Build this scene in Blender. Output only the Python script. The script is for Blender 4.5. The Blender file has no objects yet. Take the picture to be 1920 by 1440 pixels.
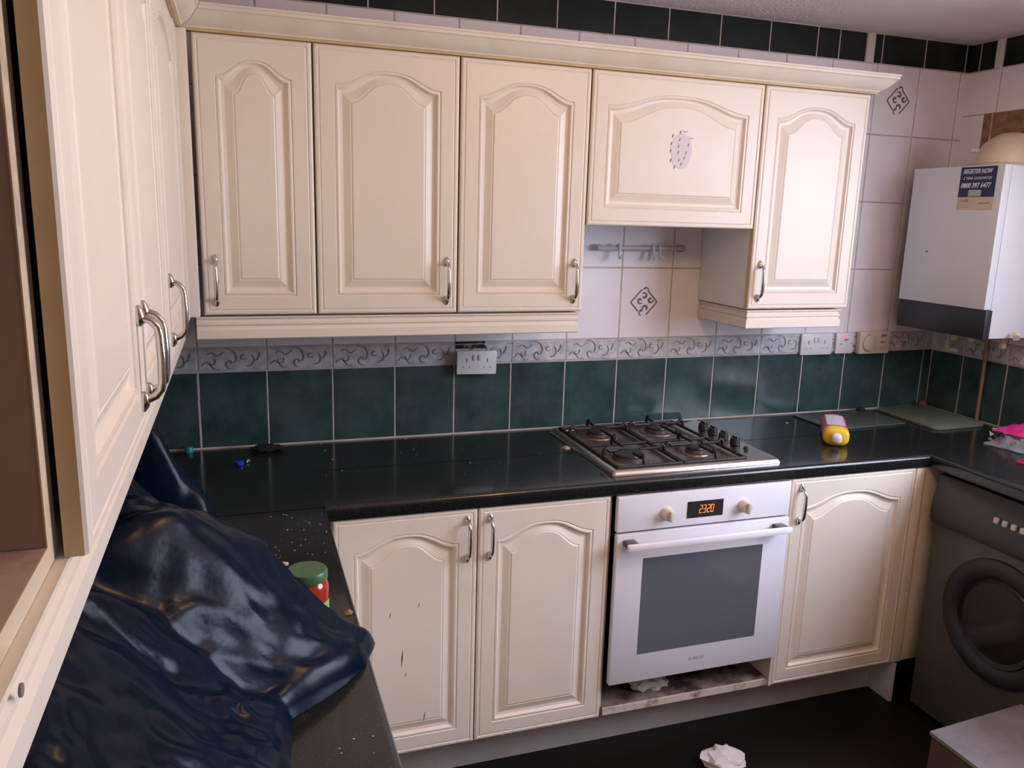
import bpy, bmesh, math, random
from mathutils import Vector, Matrix, noise
random.seed(7)
R = math.radians
S = bpy.context.scene
COL = S.collection

# ------------------------------------------------------------------ camera
cam_d = bpy.data.cameras.new('camera')
cam = bpy.data.objects.new('camera', cam_d)
COL.objects.link(cam)
cam_d.sensor_fit = 'HORIZONTAL'
cam_d.sensor_width = 36.0
cam_d.lens = 1504.7 * 36.0 / 1920.0
cam_d.clip_start = 0.02
YAW, PITCH, ROLL = R(18.923), R(-11.873), R(1.66)
fw = Vector((math.sin(YAW) * math.cos(PITCH), math.cos(YAW) * math.cos(PITCH), math.sin(PITCH)))
rt = Vector((math.cos(YAW), -math.sin(YAW), 0))
up = rt.cross(fw)
rt2 = math.cos(ROLL) * rt + math.sin(ROLL) * up
up2 = -math.sin(ROLL) * rt + math.cos(ROLL) * up
m = Matrix((rt2, up2, -fw)).transposed().to_4x4()
m.translation = Vector((0.4118, -2.5855, 1.6543))
cam.matrix_world = m
S.camera = cam

# ------------------------------------------------------------------ world, lights, exposure
S.view_settings.view_transform = 'Standard'
S.view_settings.look = 'None'
S.view_settings.gamma = 1.0
S.view_settings.exposure = -0.05
S.view_settings.use_curve_mapping = False
W = bpy.data.worlds.new('world')
S.world = W
W.use_nodes = True
wn = W.node_tree
wn.nodes['Background'].inputs['Color'].default_value = (0.75, 0.86, 1.0, 1)
wn.nodes['Background'].inputs['Strength'].default_value = 1.0


def area(name, loc, rot, sx, sy, power, color, spread=180):
    d = bpy.data.lights.new(name, 'AREA')
    d.shape = 'RECTANGLE'
    d.size, d.size_y = sx, sy
    d.energy = power
    d.color = color
    d.spread = R(spread)
    o = bpy.data.objects.new(name, d)
    COL.objects.link(o)
    o.location = loc
    o.rotation_euler = rot
    return o


# daylight arriving through the window in the right-hand wall (facing -X)
area('daylight', (3.36, -1.86, 1.70), (0, R(46), 0), 1.25, 1.45, 82, (0.80, 0.875, 1.10))
# and an added fill lamp aimed up for the ceiling, standing for ground light
area('ground_bounce_fill', (3.36, -1.86, 1.35), (0, R(134), 0), 0.6, 1.45, 14, (1.0, 0.88, 0.92), 95)


def point(name, loc, power, color, size):
    d = bpy.data.lights.new(name, 'POINT')
    d.energy = power
    d.color = color
    d.shadow_soft_size = size
    o = bpy.data.objects.new(name, d)
    COL.objects.link(o)
    o.location = loc
    return o


# warm lamp hanging from the middle of the ceiling
point('ceiling_bulb', (1.55, -1.66, 2.18), 12, (1.0, 0.56, 0.20), 0.06)

# ------------------------------------------------------------------ materials
MATS = {}


def mat(name, col, rough=0.5, metal=0.0, col2=None, scale=8.0, detail=4.0, bump=0.0, bscale=60.0, spec=0.5,
        coat=0.0, thr=(0.35, 0.7), emit=None, estr=0.0, alpha=None, trans=0.0, ior=1.45, stretch=(1, 1, 1)):
    M = bpy.data.materials.new(name)
    M.use_nodes = True
    t = M.node_tree
    b = t.nodes['Principled BSDF']
    b.inputs['Base Color'].default_value = (*col, 1)
    b.inputs['Roughness'].default_value = rough
    b.inputs['Metallic'].default_value = metal
    b.inputs['Specular IOR Level'].default_value = spec
    b.inputs['Coat Weight'].default_value = coat
    b.inputs['Coat Roughness'].default_value = 0.08
    b.inputs['IOR'].default_value = ior
    b.inputs['Transmission Weight'].default_value = trans
    if alpha is not None:
        b.inputs['Alpha'].default_value = alpha
    if emit:
        b.inputs['Emission Color'].default_value = (*emit, 1)
        b.inputs['Emission Strength'].default_value = estr
    tc = t.nodes.new('ShaderNodeTexCoord')
    mp = t.nodes.new('ShaderNodeMapping')
    mp.inputs['Scale'].default_value = stretch
    t.links.new(tc.outputs['Object'], mp.inputs['Vector'])
    if col2:
        n = t.nodes.new('ShaderNodeTexNoise')
        n.inputs['Scale'].default_value = scale
        n.inputs['Detail'].default_value = detail
        n.inputs['Roughness'].default_value = 0.6
        r = t.nodes.new('ShaderNodeValToRGB')
        r.color_ramp.elements[0].position = thr[0]
        r.color_ramp.elements[1].position = thr[1]
        r.color_ramp.elements[0].color = (*col, 1)
        r.color_ramp.elements[1].color = (*col2, 1)
        t.links.new(mp.outputs[0], n.inputs['Vector'])
        t.links.new(n.outputs['Fac'], r.inputs['Fac'])
        t.links.new(r.outputs['Color'], b.inputs['Base Color'])
    if bump:
        n2 = t.nodes.new('ShaderNodeTexNoise')
        n2.inputs['Scale'].default_value = bscale
        n2.inputs['Detail'].default_value = 3.0
        bp = t.nodes.new('ShaderNodeBump')
        bp.inputs['Strength'].default_value = bump
        bp.inputs['Distance'].default_value = 0.01
        t.links.new(mp.outputs[0], n2.inputs['Vector'])
        t.links.new(n2.outputs['Fac'], bp.inputs['Height'])
        t.links.new(bp.outputs['Normal'], b.inputs['Normal'])
    MATS[name] = M
    return M


CREAM = mat('cream_paint', (0.82, 0.745, 0.635), 0.38, col2=(0.785, 0.70, 0.575), scale=3.5, thr=(0.4, 0.75), bump=0.03, bscale=40)
CREAM_EDGE = mat('yellowed_cream_edge', (0.62, 0.47, 0.27), 0.5, col2=(0.54, 0.39, 0.20), scale=9)
CREAM_DIRT = mat('grimy_cream', (0.77, 0.70, 0.585), 0.45, col2=(0.66, 0.56, 0.42), scale=7, thr=(0.45, 0.85))
WHITE_PANEL = mat('white_melamine', (0.74, 0.72, 0.69), 0.4)
BOARD = mat('brown_melamine', (0.42, 0.31, 0.24), 0.6, col2=(0.33, 0.24, 0.18), scale=5)
BOARD_ST = mat('stained_board', (0.50, 0.37, 0.29), 0.6, col2=(0.22, 0.14, 0.10), scale=11, thr=(0.50, 0.75))
SHELF_ST = mat('dark_stained_shelf', (0.30, 0.22, 0.18), 0.7, col2=(0.07, 0.045, 0.035), scale=14, thr=(0.40, 0.62))  # stained shelf board, darker than the other stained board
SHELF_E = mat('chipped_white_edge', (0.66, 0.58, 0.50), 0.6, col2=(0.25, 0.15, 0.10), scale=26, thr=(0.48, 0.70))
CHIP_EDGE = mat('pale_board_edge', (0.62, 0.50, 0.36), 0.6, col2=(0.30, 0.2, 0.12), scale=18, thr=(0.5, 0.8))
CHROME = mat('chrome', (0.62, 0.58, 0.55), 0.16, 1.0)
STEEL = mat('brushed_steel', (0.55, 0.50, 0.46), 0.28, 1.0, bump=0.05, bscale=90, stretch=(1, 20, 1))
STEEL_ST = mat('stained_steel', (0.36, 0.28, 0.25), 0.34, 0.8, col2=(0.13, 0.085, 0.07), scale=9, thr=(0.35, 0.75))
IRON = mat('black_enamel', (0.018, 0.016, 0.016), 0.45)
BLACK = mat('black_gap', (0.008, 0.007, 0.007), 0.7)
PLASTIC_BK = mat('black_plastic', (0.02, 0.02, 0.024), 0.4)
WORKTOP = mat('black_worktop', (0.010, 0.011, 0.011), 0.20, coat=0.35, col2=(0.035, 0.037, 0.034), scale=220, detail=2, thr=(0.55, 0.72), bump=0.015, bscale=200)
TRIM_AL = mat('aluminium_strip', (0.7, 0.72, 0.74), 0.3, 1.0)
FLOOR = mat('black_vinyl', (0.005, 0.0045, 0.004), 0.45, spec=0.28, col2=(0.009, 0.0075, 0.0065), scale=6)
CEIL = mat('textured_ceiling', (0.86, 0.76, 0.76), 0.9, bump=0.5, bscale=75)
PLASTER = mat('warm_bounce_plaster', (0.50, 0.32, 0.17), 0.85)  # unseen walls; ochre chosen so their bounce warms the room
GREEN_T = mat('green_glaze', (0.021, 0.047, 0.047), 0.16, col2=(0.060, 0.104, 0.103), scale=9, detail=6, thr=(0.32, 0.78), bump=0.03, bscale=14)
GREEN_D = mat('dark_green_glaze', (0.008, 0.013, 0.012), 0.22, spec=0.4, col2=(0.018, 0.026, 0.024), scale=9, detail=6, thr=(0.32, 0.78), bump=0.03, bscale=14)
WHITE_T = mat('white_glaze', (0.80, 0.765, 0.80), 0.2, col2=(0.83, 0.79, 0.81), scale=6, bump=0.03, bscale=12)
WHITE_TB = mat('white_glaze_stained', (0.82, 0.785, 0.82), 0.2, col2=(0.87, 0.835, 0.865), scale=6, bump=0.03, bscale=12)


def stain(M, axis_bands, col, strength):
    """brown run-off stain with its own fixed place on the surface"""
    t = M.node_tree
    b = t.nodes['Principled BSDF']
    src = b.inputs['Base Color'].links[0].from_socket
    tc = t.nodes.new('ShaderNodeTexCoord')
    sp = t.nodes.new('ShaderNodeSeparateXYZ')
    t.links.new(tc.outputs['Object'], sp.inputs[0])
    nz = t.nodes.new('ShaderNodeTexNoise')
    nz.inputs['Scale'].default_value = 9
    nz.inputs['Detail'].default_value = 4
    t.links.new(tc.outputs['Object'], nz.inputs['Vector'])
    f = nz.outputs['Fac']
    for ax, a, b_ in axis_bands:
        mr = t.nodes.new('ShaderNodeMapRange')
        mr.interpolation_type = 'SMOOTHSTEP'
        mr.inputs['From Min'].default_value = a
        mr.inputs['From Max'].default_value = b_
        t.links.new(sp.outputs[ax], mr.inputs['Value'])
        mu = t.nodes.new('ShaderNodeMath')
        mu.operation = 'MULTIPLY'
        t.links.new(f, mu.inputs[0])
        t.links.new(mr.outputs[0], mu.inputs[1])
        f = mu.outputs[0]
    mu = t.nodes.new('ShaderNodeMath')
    mu.operation = 'MULTIPLY'
    mu.use_clamp = True
    mu.inputs[1].default_value = strength
    t.links.new(f, mu.inputs[0])
    mx = t.nodes.new('ShaderNodeMix')
    mx.data_type = 'RGBA'
    t.links.new(mu.outputs[0], mx.inputs['Factor'])
    t.links.new(src, mx.inputs['A'])
    mx.inputs['B'].default_value = (*col, 1)
    t.links.new(mx.outputs['Result'], b.inputs['Base Color'])


stain(WHITE_TB, (('X', 1.33, 1.47), ('X', 1.60, 1.47), ('Z', 1.20, 1.30), ('Z', 2.05, 1.75)), (0.26, 0.17, 0.12), 1.5)
GREY_T = mat('marbled_border_glaze', (0.62, 0.60, 0.61), 0.22, col2=(0.36, 0.36, 0.39), scale=32, detail=5, thr=(0.4, 0.72))
SCROLL = mat('grey_scroll_print', (0.20, 0.20, 0.225), 0.3, col2=(0.34, 0.33, 0.35), scale=40)
DECAL = mat('charcoal_print', (0.14, 0.13, 0.145), 0.35)
GROUT = mat('grout', (0.56, 0.51, 0.47), 0.9, col2=(0.36, 0.31, 0.28), scale=10)
STRIP = mat('white_strip', (0.66, 0.62, 0.60), 0.4)
RUST = mat('bare_brown_plaster', (0.33, 0.20, 0.13), 0.9, col2=(0.16, 0.085, 0.05), scale=22, bump=0.5, bscale=40)
WHITE_EN = mat('white_enamel', (0.86, 0.85, 0.90), 0.22, coat=0.3)
WHITE_GL = mat('white_glass', (0.80, 0.79, 0.85), 0.08, spec=0.6)
GREY_GL = mat('grey_oven_glass', (0.13, 0.135, 0.155), 0.07, spec=0.75)
KNOB_W = mat('cream_knob', (0.66, 0.58, 0.47), 0.35)
LOGO_G = mat('grey_print', (0.30, 0.30, 0.33), 0.5)
LED = mat('amber_segments', (0.9, 0.25, 0.03), 0.5, emit=(1.0, 0.26, 0.04), estr=1.1)
LED_R = mat('red_neon', (0.9, 0.1, 0.12), 0.4, emit=(1.0, 0.08, 0.10), estr=2.0)
BOILER_W = mat('boiler_white', (0.66, 0.67, 0.70), 0.4)
NAVY = mat('navy_label', (0.018, 0.024, 0.085), 0.5)
WHITE_PR = mat('white_print', (0.75, 0.75, 0.78), 0.5)
CREAM_LB = mat('cream_label', (0.60, 0.48, 0.36), 0.6)
GREY_LB = mat('grey_label', (0.40, 0.42, 0.40), 0.5)
FLUE = mat('yellowed_white_plastic', (0.66, 0.56, 0.42), 0.45, col2=(0.55, 0.45, 0.30), scale=6)
SOCKET = mat('white_socket_plastic', (0.70, 0.68, 0.69), 0.35)
SOCKET_Y = mat('ivory_plastic', (0.66, 0.58, 0.48), 0.4)
SLOT = mat('dark_slot', (0.03, 0.03, 0.035), 0.6)
SLOT_G = mat('grey_slot', (0.20, 0.19, 0.20), 0.5)
GRAPH = mat('graphite_enamel', (0.085, 0.075, 0.068), 0.35)
GRAPH_D = mat('dark_fascia', (0.035, 0.032, 0.033), 0.28)
DOORGL = mat('smoked_door_glass', (0.012, 0.011, 0.011), 0.12)
BUTTON = mat('silver_button', (0.55, 0.54, 0.50), 0.35)
BAG = mat('navy_polythene', (0.0008, 0.0040, 0.0130), 0.25, spec=0.17, col2=(0.0012, 0.0080, 0.024), scale=4, bump=0.08, bscale=30)
JAR_RED = mat('red_sauce', (0.42, 0.035, 0.02), 0.12, coat=0.6)
LID_G = mat('green_lid', (0.05, 0.16, 0.06), 0.35, col2=(0.11, 0.20, 0.085), scale=12)
LIME = mat('lime_label', (0.32, 0.55, 0.14), 0.5)
BLUE_CAP = mat('blue_plastic', (0.015, 0.06, 0.42), 0.25)
CYAN_CAP = mat('turquoise_plastic', (0.01, 0.25, 0.29), 0.35)
FOIL = mat('silver_foil', (0.75, 0.75, 0.78), 0.2, 1.0)
PAPER = mat('white_paper', (0.72, 0.66, 0.66), 0.85)
CRUMB = mat('pale_crumbs', (0.55, 0.47, 0.40), 0.8)
PINK = mat('pink_plastic', (0.62, 0.045, 0.16), 0.3)
YELLOW = mat('yellow_plastic', (0.78, 0.52, 0.03), 0.35)
CAP_W = mat('white_cap', (0.72, 0.66, 0.70), 0.4)
LABEL_W = mat('pale_printed_label', (0.62, 0.56, 0.60), 0.5, col2=(0.35, 0.30, 0.40), scale=90, thr=(0.55, 0.7), stretch=(1, 3, 1))
GLASS_G = mat('frosted_green_glass', (0.165, 0.18, 0.125), 0.3, col2=(0.125, 0.14, 0.095), scale=20, spec=0.5)
GLASS_D = mat('smoky_glass_board', (0.075, 0.085, 0.075), 0.25)
RED_F = mat('red_film', (0.45, 0.01, 0.05), 0.25)
PINK_F = mat('magenta_film', (0.55, 0.03, 0.18), 0.3)
GOLD_F = mat('straw_edge', (0.45, 0.34, 0.16), 0.5)
CLEARF = mat('clear_film', (0.75, 0.77, 0.82), 0.10, alpha=0.24)
RAILP = mat('greyed_clear_plastic', (0.50, 0.47, 0.46), 0.25)
HOOKP = mat('hook_plastic', (0.62, 0.60, 0.60), 0.2)
COPPER = mat('painted_copper_pipe', (0.30, 0.19, 0.11), 0.4, 0.4)
RUG_G = mat('grey_board_top', (0.26, 0.245, 0.265), 0.8, col2=(0.19, 0.175, 0.19), scale=10)
RUG_B = mat('brown_card_side', (0.10, 0.055, 0.04), 0.8)
PLINTH = mat('pale_grey_plinth', (0.55, 0.53, 0.51), 0.45, col2=(0.44, 0.41, 0.38), scale=5)
FRAME_W = mat('white_window_frame', (0.75, 0.75, 0.75), 0.4)
SKYGL = mat('window_glass', (0.95, 0.97, 1.0), 0.02, alpha=0.06)
SCRATCH = mat('scratch_mark', (0.12, 0.10, 0.10), 0.7)
GLUE = mat('glue_residue', (0.70, 0.645, 0.63), 0.6)
GLUE_D = mat('glue_tear', (0.30, 0.255, 0.24), 0.7)


# ------------------------------------------------------------------ mesh helpers
class MB:
    def __init__(self):
        self.v, self.f, self.mi, self.ms = [], [], [], []
        self.T = None

    def mat(self, m):
        if m not in self.ms:
            self.ms.append(m)
        return self.ms.index(m)

    def vert(self, p):
        p = Vector(p)
        if self.T is not None:
            p = self.T @ p
        self.v.append(p)
        return len(self.v) - 1

    def face(self, idx, m):
        self.f.append(idx)
        self.mi.append(self.mat(m))

    def poly(self, pts, m):
        self.face([self.vert(p) for p in pts], m)

    def box(self, x0, x1, y0, y1, z0, z1, m, b=0.0):
        """box; b chamfers every edge"""
        x0, x1 = min(x0, x1), max(x0, x1)
        y0, y1 = min(y0, y1), max(y0, y1)
        z0, z1 = min(z0, z1), max(z0, z1)
        bm = bmesh.new()
        bmesh.ops.create_cube(bm, size=1.0)
        for q in bm.verts:
            q.co = Vector(((x0 + x1) / 2 + q.co.x * (x1 - x0), (y0 + y1) / 2 + q.co.y * (y1 - y0), (z0 + z1) / 2 + q.co.z * (z1 - z0)))
        if b > 0:
            b = min(b, 0.45 * min(x1 - x0, y1 - y0, z1 - z0))
            bmesh.ops.bevel(bm, geom=bm.edges[:], offset=b, segments=2, affect='EDGES', profile=0.5)
        self.add_bm(bm, m)

    def add_bm(self, bm, m):
        off = len(self.v)
        bm.verts.index_update()
        for q in bm.verts:
            self.vert(q.co)
        for f in bm.faces:
            self.face([off + q.index for q in f.verts], m)
        bm.free()

    def tube(self, pts, rad, m, n=10, cap=True, squash=None):
        """swept round tube; rad is a number or one per point"""
        pts = [Vector(p) for p in pts]
        rads = rad if isinstance(rad, (list, tuple)) else [rad] * len(pts)
        rings = []
        ref = None
        for i, p in enumerate(pts):
            d = (pts[min(i + 1, len(pts) - 1)] - pts[max(i - 1, 0)]).normalized()
            if ref is None:
                ref = Vector((0, 0, 1)) if abs(d.z) < 0.9 else Vector((1, 0, 0))
            a = (ref - d * ref.dot(d))
            if a.length < 1e-4:
                a = d.orthogonal()
            a.normalize()
            ref = a
            c = d.cross(a)
            rings.append([self.vert(p + (a * math.cos(2 * math.pi * k / n) + c * math.sin(2 * math.pi * k / n)) * rads[i]) for k in range(n)])
        for i in range(len(rings) - 1):
            for k in range(n):
                self.face([rings[i][k], rings[i][(k + 1) % n], rings[i + 1][(k + 1) % n], rings[i + 1][k]], m)
        if cap:
            self.face(rings[0][::-1], m)
            self.face(rings[-1], m)

    def lathe(self, prof, m, T=None, n=32, caps=True):
        """revolve (r, z) profile about Z, placed by T"""
        T = T or Matrix.Identity(4)
        rings = [[self.vert(T @ Vector((r * math.cos(2 * math.pi * k / n), r * math.sin(2 * math.pi * k / n), z))) for k in range(n)] for r, z in prof]
        for i in range(len(rings) - 1):
            for k in range(n):
                self.face([rings[i][k], rings[i][(k + 1) % n], rings[i + 1][(k + 1) % n], rings[i + 1][k]], m)
        if caps:
            self.face(rings[0][::-1], m)
            self.face(rings[-1], m)

    def ribbon(self, pts, w, h, place, m):
        """raised flat line along 2-D pts; place(u, v, d) -> world"""
        n = len(pts)
        L, Rr, Lt, Rt = [], [], [], []
        for i in range(n):
            a = Vector(pts[max(i - 1, 0)])
            b = Vector(pts[min(i + 1, n - 1)])
            d = (b - a)
            d = d.normalized() if d.length > 1e-9 else Vector((1, 0))
            nn = Vector((-d.y, d.x))
            ww = w(i / max(1, n - 1)) if callable(w) else w
            p = Vector(pts[i])
            q1, q2 = p + nn * ww / 2, p - nn * ww / 2
            L.append(self.vert(place(q1.x, q1.y, 0)))
            Rr.append(self.vert(place(q2.x, q2.y, 0)))
            q1, q2 = p + nn * ww * .3, p - nn * ww * .3
            Lt.append(self.vert(place(q1.x, q1.y, h)))
            Rt.append(self.vert(place(q2.x, q2.y, h)))
        for i in range(n - 1):
            self.face([L[i], L[i + 1], Lt[i + 1], Lt[i]], m)
            self.face([Lt[i], Lt[i + 1], Rt[i + 1], Rt[i]], m)
            self.face([Rt[i], Rt[i + 1], Rr[i + 1], Rr[i]], m)

    def extrude(self, prof, A, B, m, U, V, mitre_a=0.0, mitre_b=0.0, caps=True):
        """sweep 2-D profile (u, v) from A to B; ends slide along by mitre*u"""
        A, B, U, V = Vector(A), Vector(B), Vector(U), Vector(V)
        d = (B - A).normalized()
        ra = [self.vert(A + U * u + V * v + d * (mitre_a * u)) for u, v in prof]
        rb = [self.vert(B + U * u + V * v + d * (mitre_b * u)) for u, v in prof]
        n = len(prof)
        for i in range(n):
            self.face([ra[i], ra[(i + 1) % n], rb[(i + 1) % n], rb[i]], m)
        if caps:
            self.face(ra[::-1], m)
            self.face(rb, m)

    def build(self, name, parent=None, smooth=None, origin=None):
        me = bpy.data.meshes.new(name)
        o = bpy.data.objects.new(name, me)
        if parent is not None:
            org = ORG[parent.as_pointer()]
            o.parent = parent
        else:
            org = Vector(origin) if origin is not None else self.base()
            o.location = org
        ORG[o.as_pointer()] = org
        me.from_pydata([p - org for p in self.v], [], self.f)
        for q in self.ms:
            me.materials.append(q)
        me.polygons.foreach_set('material_index', self.mi)
        bm = bmesh.new()
        bm.from_mesh(me)
        bmesh.ops.remove_doubles(bm, verts=bm.verts, dist=1e-6)
        bmesh.ops.recalc_face_normals(bm, faces=bm.faces)
        bm.to_mesh(me)
        bm.free()
        if smooth:
            me.shade_smooth()
            me.set_sharp_from_angle(angle=R(smooth))
        me.update()
        COL.objects.link(o)
        return o

    def base(self):
        xs = [p.x for p in self.v]
        ys = [p.y for p in self.v]
        zs = [p.z for p in self.v]
        return Vector(((min(xs) + max(xs)) / 2, (min(ys) + max(ys)) / 2, min(zs)))


ORG = {}


def thing(name, label, cat, loc, group=None):
    o = bpy.data.objects.new(name, None)
    o.empty_display_size = 0.05
    COL.objects.link(o)
    o.location = loc
    ORG[o.as_pointer()] = Vector(loc)
    return tag(o, label, cat, group)


def tag(o, label, cat, group=None):
    o['label'] = label
    o['category'] = cat
    if group:
        o['group'] = group
    return o


def struct(o, label=None, cat=None):
    o['kind'] = 'structure'
    if label:
        o['label'] = label
    if cat:
        o['category'] = cat
    return o


def frame(origin, u, v, d):
    """matrix taking (u, v, depth-out) to world"""
    M = Matrix((Vector(u), Vector(v), Vector(d))).transposed().to_4x4()
    M.translation = Vector(origin)
    return M


def F_back(x, z, y):      # faces the room (-Y)
    return frame((x, y, z), (1, 0, 0), (0, 0, 1), (0, -1, 0))


def F_left(y, z, x):      # faces +X
    return frame((x, y, z), (0, 1, 0), (0, 0, 1), (1, 0, 0))


def F_right(y, z, x):     # faces -X
    return frame((x, y, z), (0, -1, 0), (0, 0, 1), (-1, 0, 0))


# ------------------------------------------------------------------ the room
XL, XR, YF, ZC = -0.02, 3.152, -4.30, 2.352
b = MB(); b.box(XL - .1, XR + .2, YF - .1, .1, -.08, 0, FLOOR)
struct(b.build('floor'), 'black vinyl kitchen floor', 'floor')
b = MB(); b.box(XL - .1, XR + .2, YF - .1, .1, ZC, ZC + .08, CEIL)
struct(b.build('ceiling'), 'white textured ceiling with a fine stippled finish', 'ceiling')
b = MB(); b.box(XL - .1, XL, YF, 0.0, 0, ZC, PLASTER)
struct(b.build('wall_left'), 'wall behind the long run of cream cupboards', 'wall')
b = MB(); b.box(XL - .1, XR + .2, YF - .1, YF, 0, ZC, PLASTER)
struct(b.build('wall_front'), 'plain wall facing the tiled cooking wall', 'wall')

TH = 0.004      # tile thickness
GR = 0.0046     # half grout


def tile(mb, T, u0, u1, v0, v1, m, g=GR / 2, th=TH):
    c = 0.0018
    o = [(u0 + g, v0 + g), (u1 - g, v0 + g), (u1 - g, v1 - g), (u0 + g, v1 - g)]
    i = [(u0 + g + c, v0 + g + c), (u1 - g - c, v0 + g + c), (u1 - g - c, v1 - g - c), (u0 + g + c, v1 - g - c)]
    if i[1][0] <= i[0][0] or i[2][1] <= i[1][1]:
        return
    A = [mb.vert(T @ Vector((p[0], p[1], 0.0002))) for p in o]
    B = [mb.vert(T @ Vector((p[0], p[1], th - .0012))) for p in o]
    C = [mb.vert(T @ Vector((p[0], p[1], th))) for p in i]
    for k in range(4):
        mb.face([A[k], A[(k + 1) % 4], B[(k + 1) % 4], B[k]], m)
        mb.face([B[k], B[(k + 1) % 4], C[(k + 1) % 4], C[k]], m)
    mb.face(C, m)


def spiral(cx, cy, r0, r1, a0, a1, n=18):
    return [(cx + (r0 + (r1 - r0) * t / n) * math.cos(a0 + (a1 - a0) * t / n), cy + (r0 + (r1 - r0) * t / n) * math.sin(a0 + (a1 - a0) * t / n)) for t in range(n + 1)]


def scrolls(mb, T, u0, u1, v0, v1):
    """leaf scroll moulded on one border tile"""
    w, h = .2, v1 - v0
    pl = lambda u, v, d: T @ Vector((u, v, TH + d))
    vm = (v0 + v1) / 2
    def rb(pts, w0, m=SCROLL, hh=.0022):
        pts = [(u0 + p[0], vm + p[1]) for p in pts]
        if all(u0 + .004 < p[0] < u1 - .003 for p in pts):
            mb.ribbon(pts, w0, hh, pl, m)
    tap = lambda k: (lambda t: k * (0.35 + .65 * math.sin(math.pi * min(1, t * .9 + .1))))
    rb(spiral(.096, -.012, .003, .017, 0, 5.0), tap(.0065))
    rb(spiral(.088, .002, .022, .034, -.6, 1.9), tap(.005))
    rb(spiral(.135, .010, .003, .011, .6, 5.6), tap(.0045))
    rb(spiral(.146, -.004, .016, .022, -1.7, 1.0), tap(.006))
    rb([(.172 + .010 * t / 8 + .004 * math.sin(t * .4), -.004 + .026 * t / 8) for t in range(9)], tap(.0065))
    rb(spiral(.040, -.006, .004, .014, 2.5, 7.0), tap(.0045))
    rb([(.012 + .05 * t / 10, -.018 + .012 * math.sin(t * .55)) for t in range(11)], tap(.005))
    rb([(.03 + .05 * t / 10, .018 + .006 * math.sin(t * .8)) for t in range(11)], tap(.004))
    mb.ribbon([(u0 + .003, v0 + .007), (u1 - .003, v0 + .007)], .0035, .002, pl, GREY_T)
    mb.ribbon([(u0 + .003, v1 - .007), (u1 - .003, v1 - .007)], .0035, .002, pl, GREY_T)


def diamond(mb, T, cu, cv, hw=.053, hh=.053, flip=1):
    pl = lambda u, v, d: T @ Vector((u, v, TH + d))
    P = lambda a, b: (cu + hw * a * flip, cv + hh * b)
    for a, bb in (((-1, 0), (-.18, .86)), ((.25, .80), (1, 0)), ((1, 0), (.2, -.86)), ((-1, 0), (-.42, -.62))):
        mb.ribbon([P(*a), P(*bb)], .0056, .0006, pl, DECAL)
    for sp, w in ((spiral(-.30, .10, .05, .23, 0.3, 5.5), .006), (spiral(.02, .42, .05, .22, 3.6, 8.6), .007), (spiral(.48, .14, .05, .22, 1.0, 6.4), .007), (spiral(.12, -.42, .05, .26, 5.4, 10.2), .007), (spiral(.1, .82, .13, .2, 3.0, -.6), .005), (spiral(-.15, -.72, .14, .2, 1.2, 4.6), .005)):
        mb.ribbon([P(*p) for p in sp], lambda t, w=w: w * (1.75 - 1.0 * t), .0006, pl, DECAL)


PX, X0 = 0.2019, 1.4936
ZB0, ZB1 = 1.1562, 1.2285
ROWS = [1.232, 1.4838, 1.743, 1.994, 2.2465]
# back wall: grout bed with the glazed tiles on it
b = MB()
b.box(XL - .1, XR + .2, -.0027, .1, 0, ZC, GROUT)
TB = F_back(0, 0, 0)
cols = [X0 + PX * k for k in range(-8, 9)]
cols = [c for c in cols if XL + .02 < c < XR - .01]
edges = [XL] + cols + [XR]
for u0, u1 in zip(edges[:-1], edges[1:]):
    tile(b, TB, u0, u1, .9155, ZB0, GREEN_T)
    tile(b, TB, u0, u1, ZB0, ZB1 + .003, GREY_T)
    if u1 < 3.13:
        scrolls(b, TB, u1 - PX, u1, ZB0, ZB1 + .003)
    for r in range(4):
        tile(b, TB, u0, u1, ROWS[r], ROWS[r + 1], WHITE_TB)
top = [XL] + [1.4155 + .2022 * k for k in range(-7, 5)] + [2.426, 2.523, 2.644]
top = sorted(set(round(t, 4) for t in top if XL - .001 <= t))
for u0, u1 in zip(top[:-1], top[1:]):
    if u1 - u0 > .012:
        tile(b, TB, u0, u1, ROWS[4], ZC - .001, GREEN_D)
tile(b, TB, 2.646, 2.681, ROWS[4], ZC - .001, STRIP, g=0, th=.006)
for u0, u1 in ((2.681, 2.7195), (2.7195, 2.923), (2.923, 3.124), (3.124, XR)):
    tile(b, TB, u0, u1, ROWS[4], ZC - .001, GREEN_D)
diamond(b, TB, 1.789, 1.362)
diamond(b, TB, 2.818, 2.121)
# chipped hole above the crooked socket, its inner shade drawn as a black patch
b.box(1.093, 1.196, -.0052, 0, 1.2095, 1.2335, BLACK)
b.box(1.120, 1.150, -.0062, 0, 1.214, 1.224, RUST)
struct(b.build('wall_back', origin=(1.5, 0, 0)), 'wall tiled green and white with a scroll border behind the cooker hob', 'wall')

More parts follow.
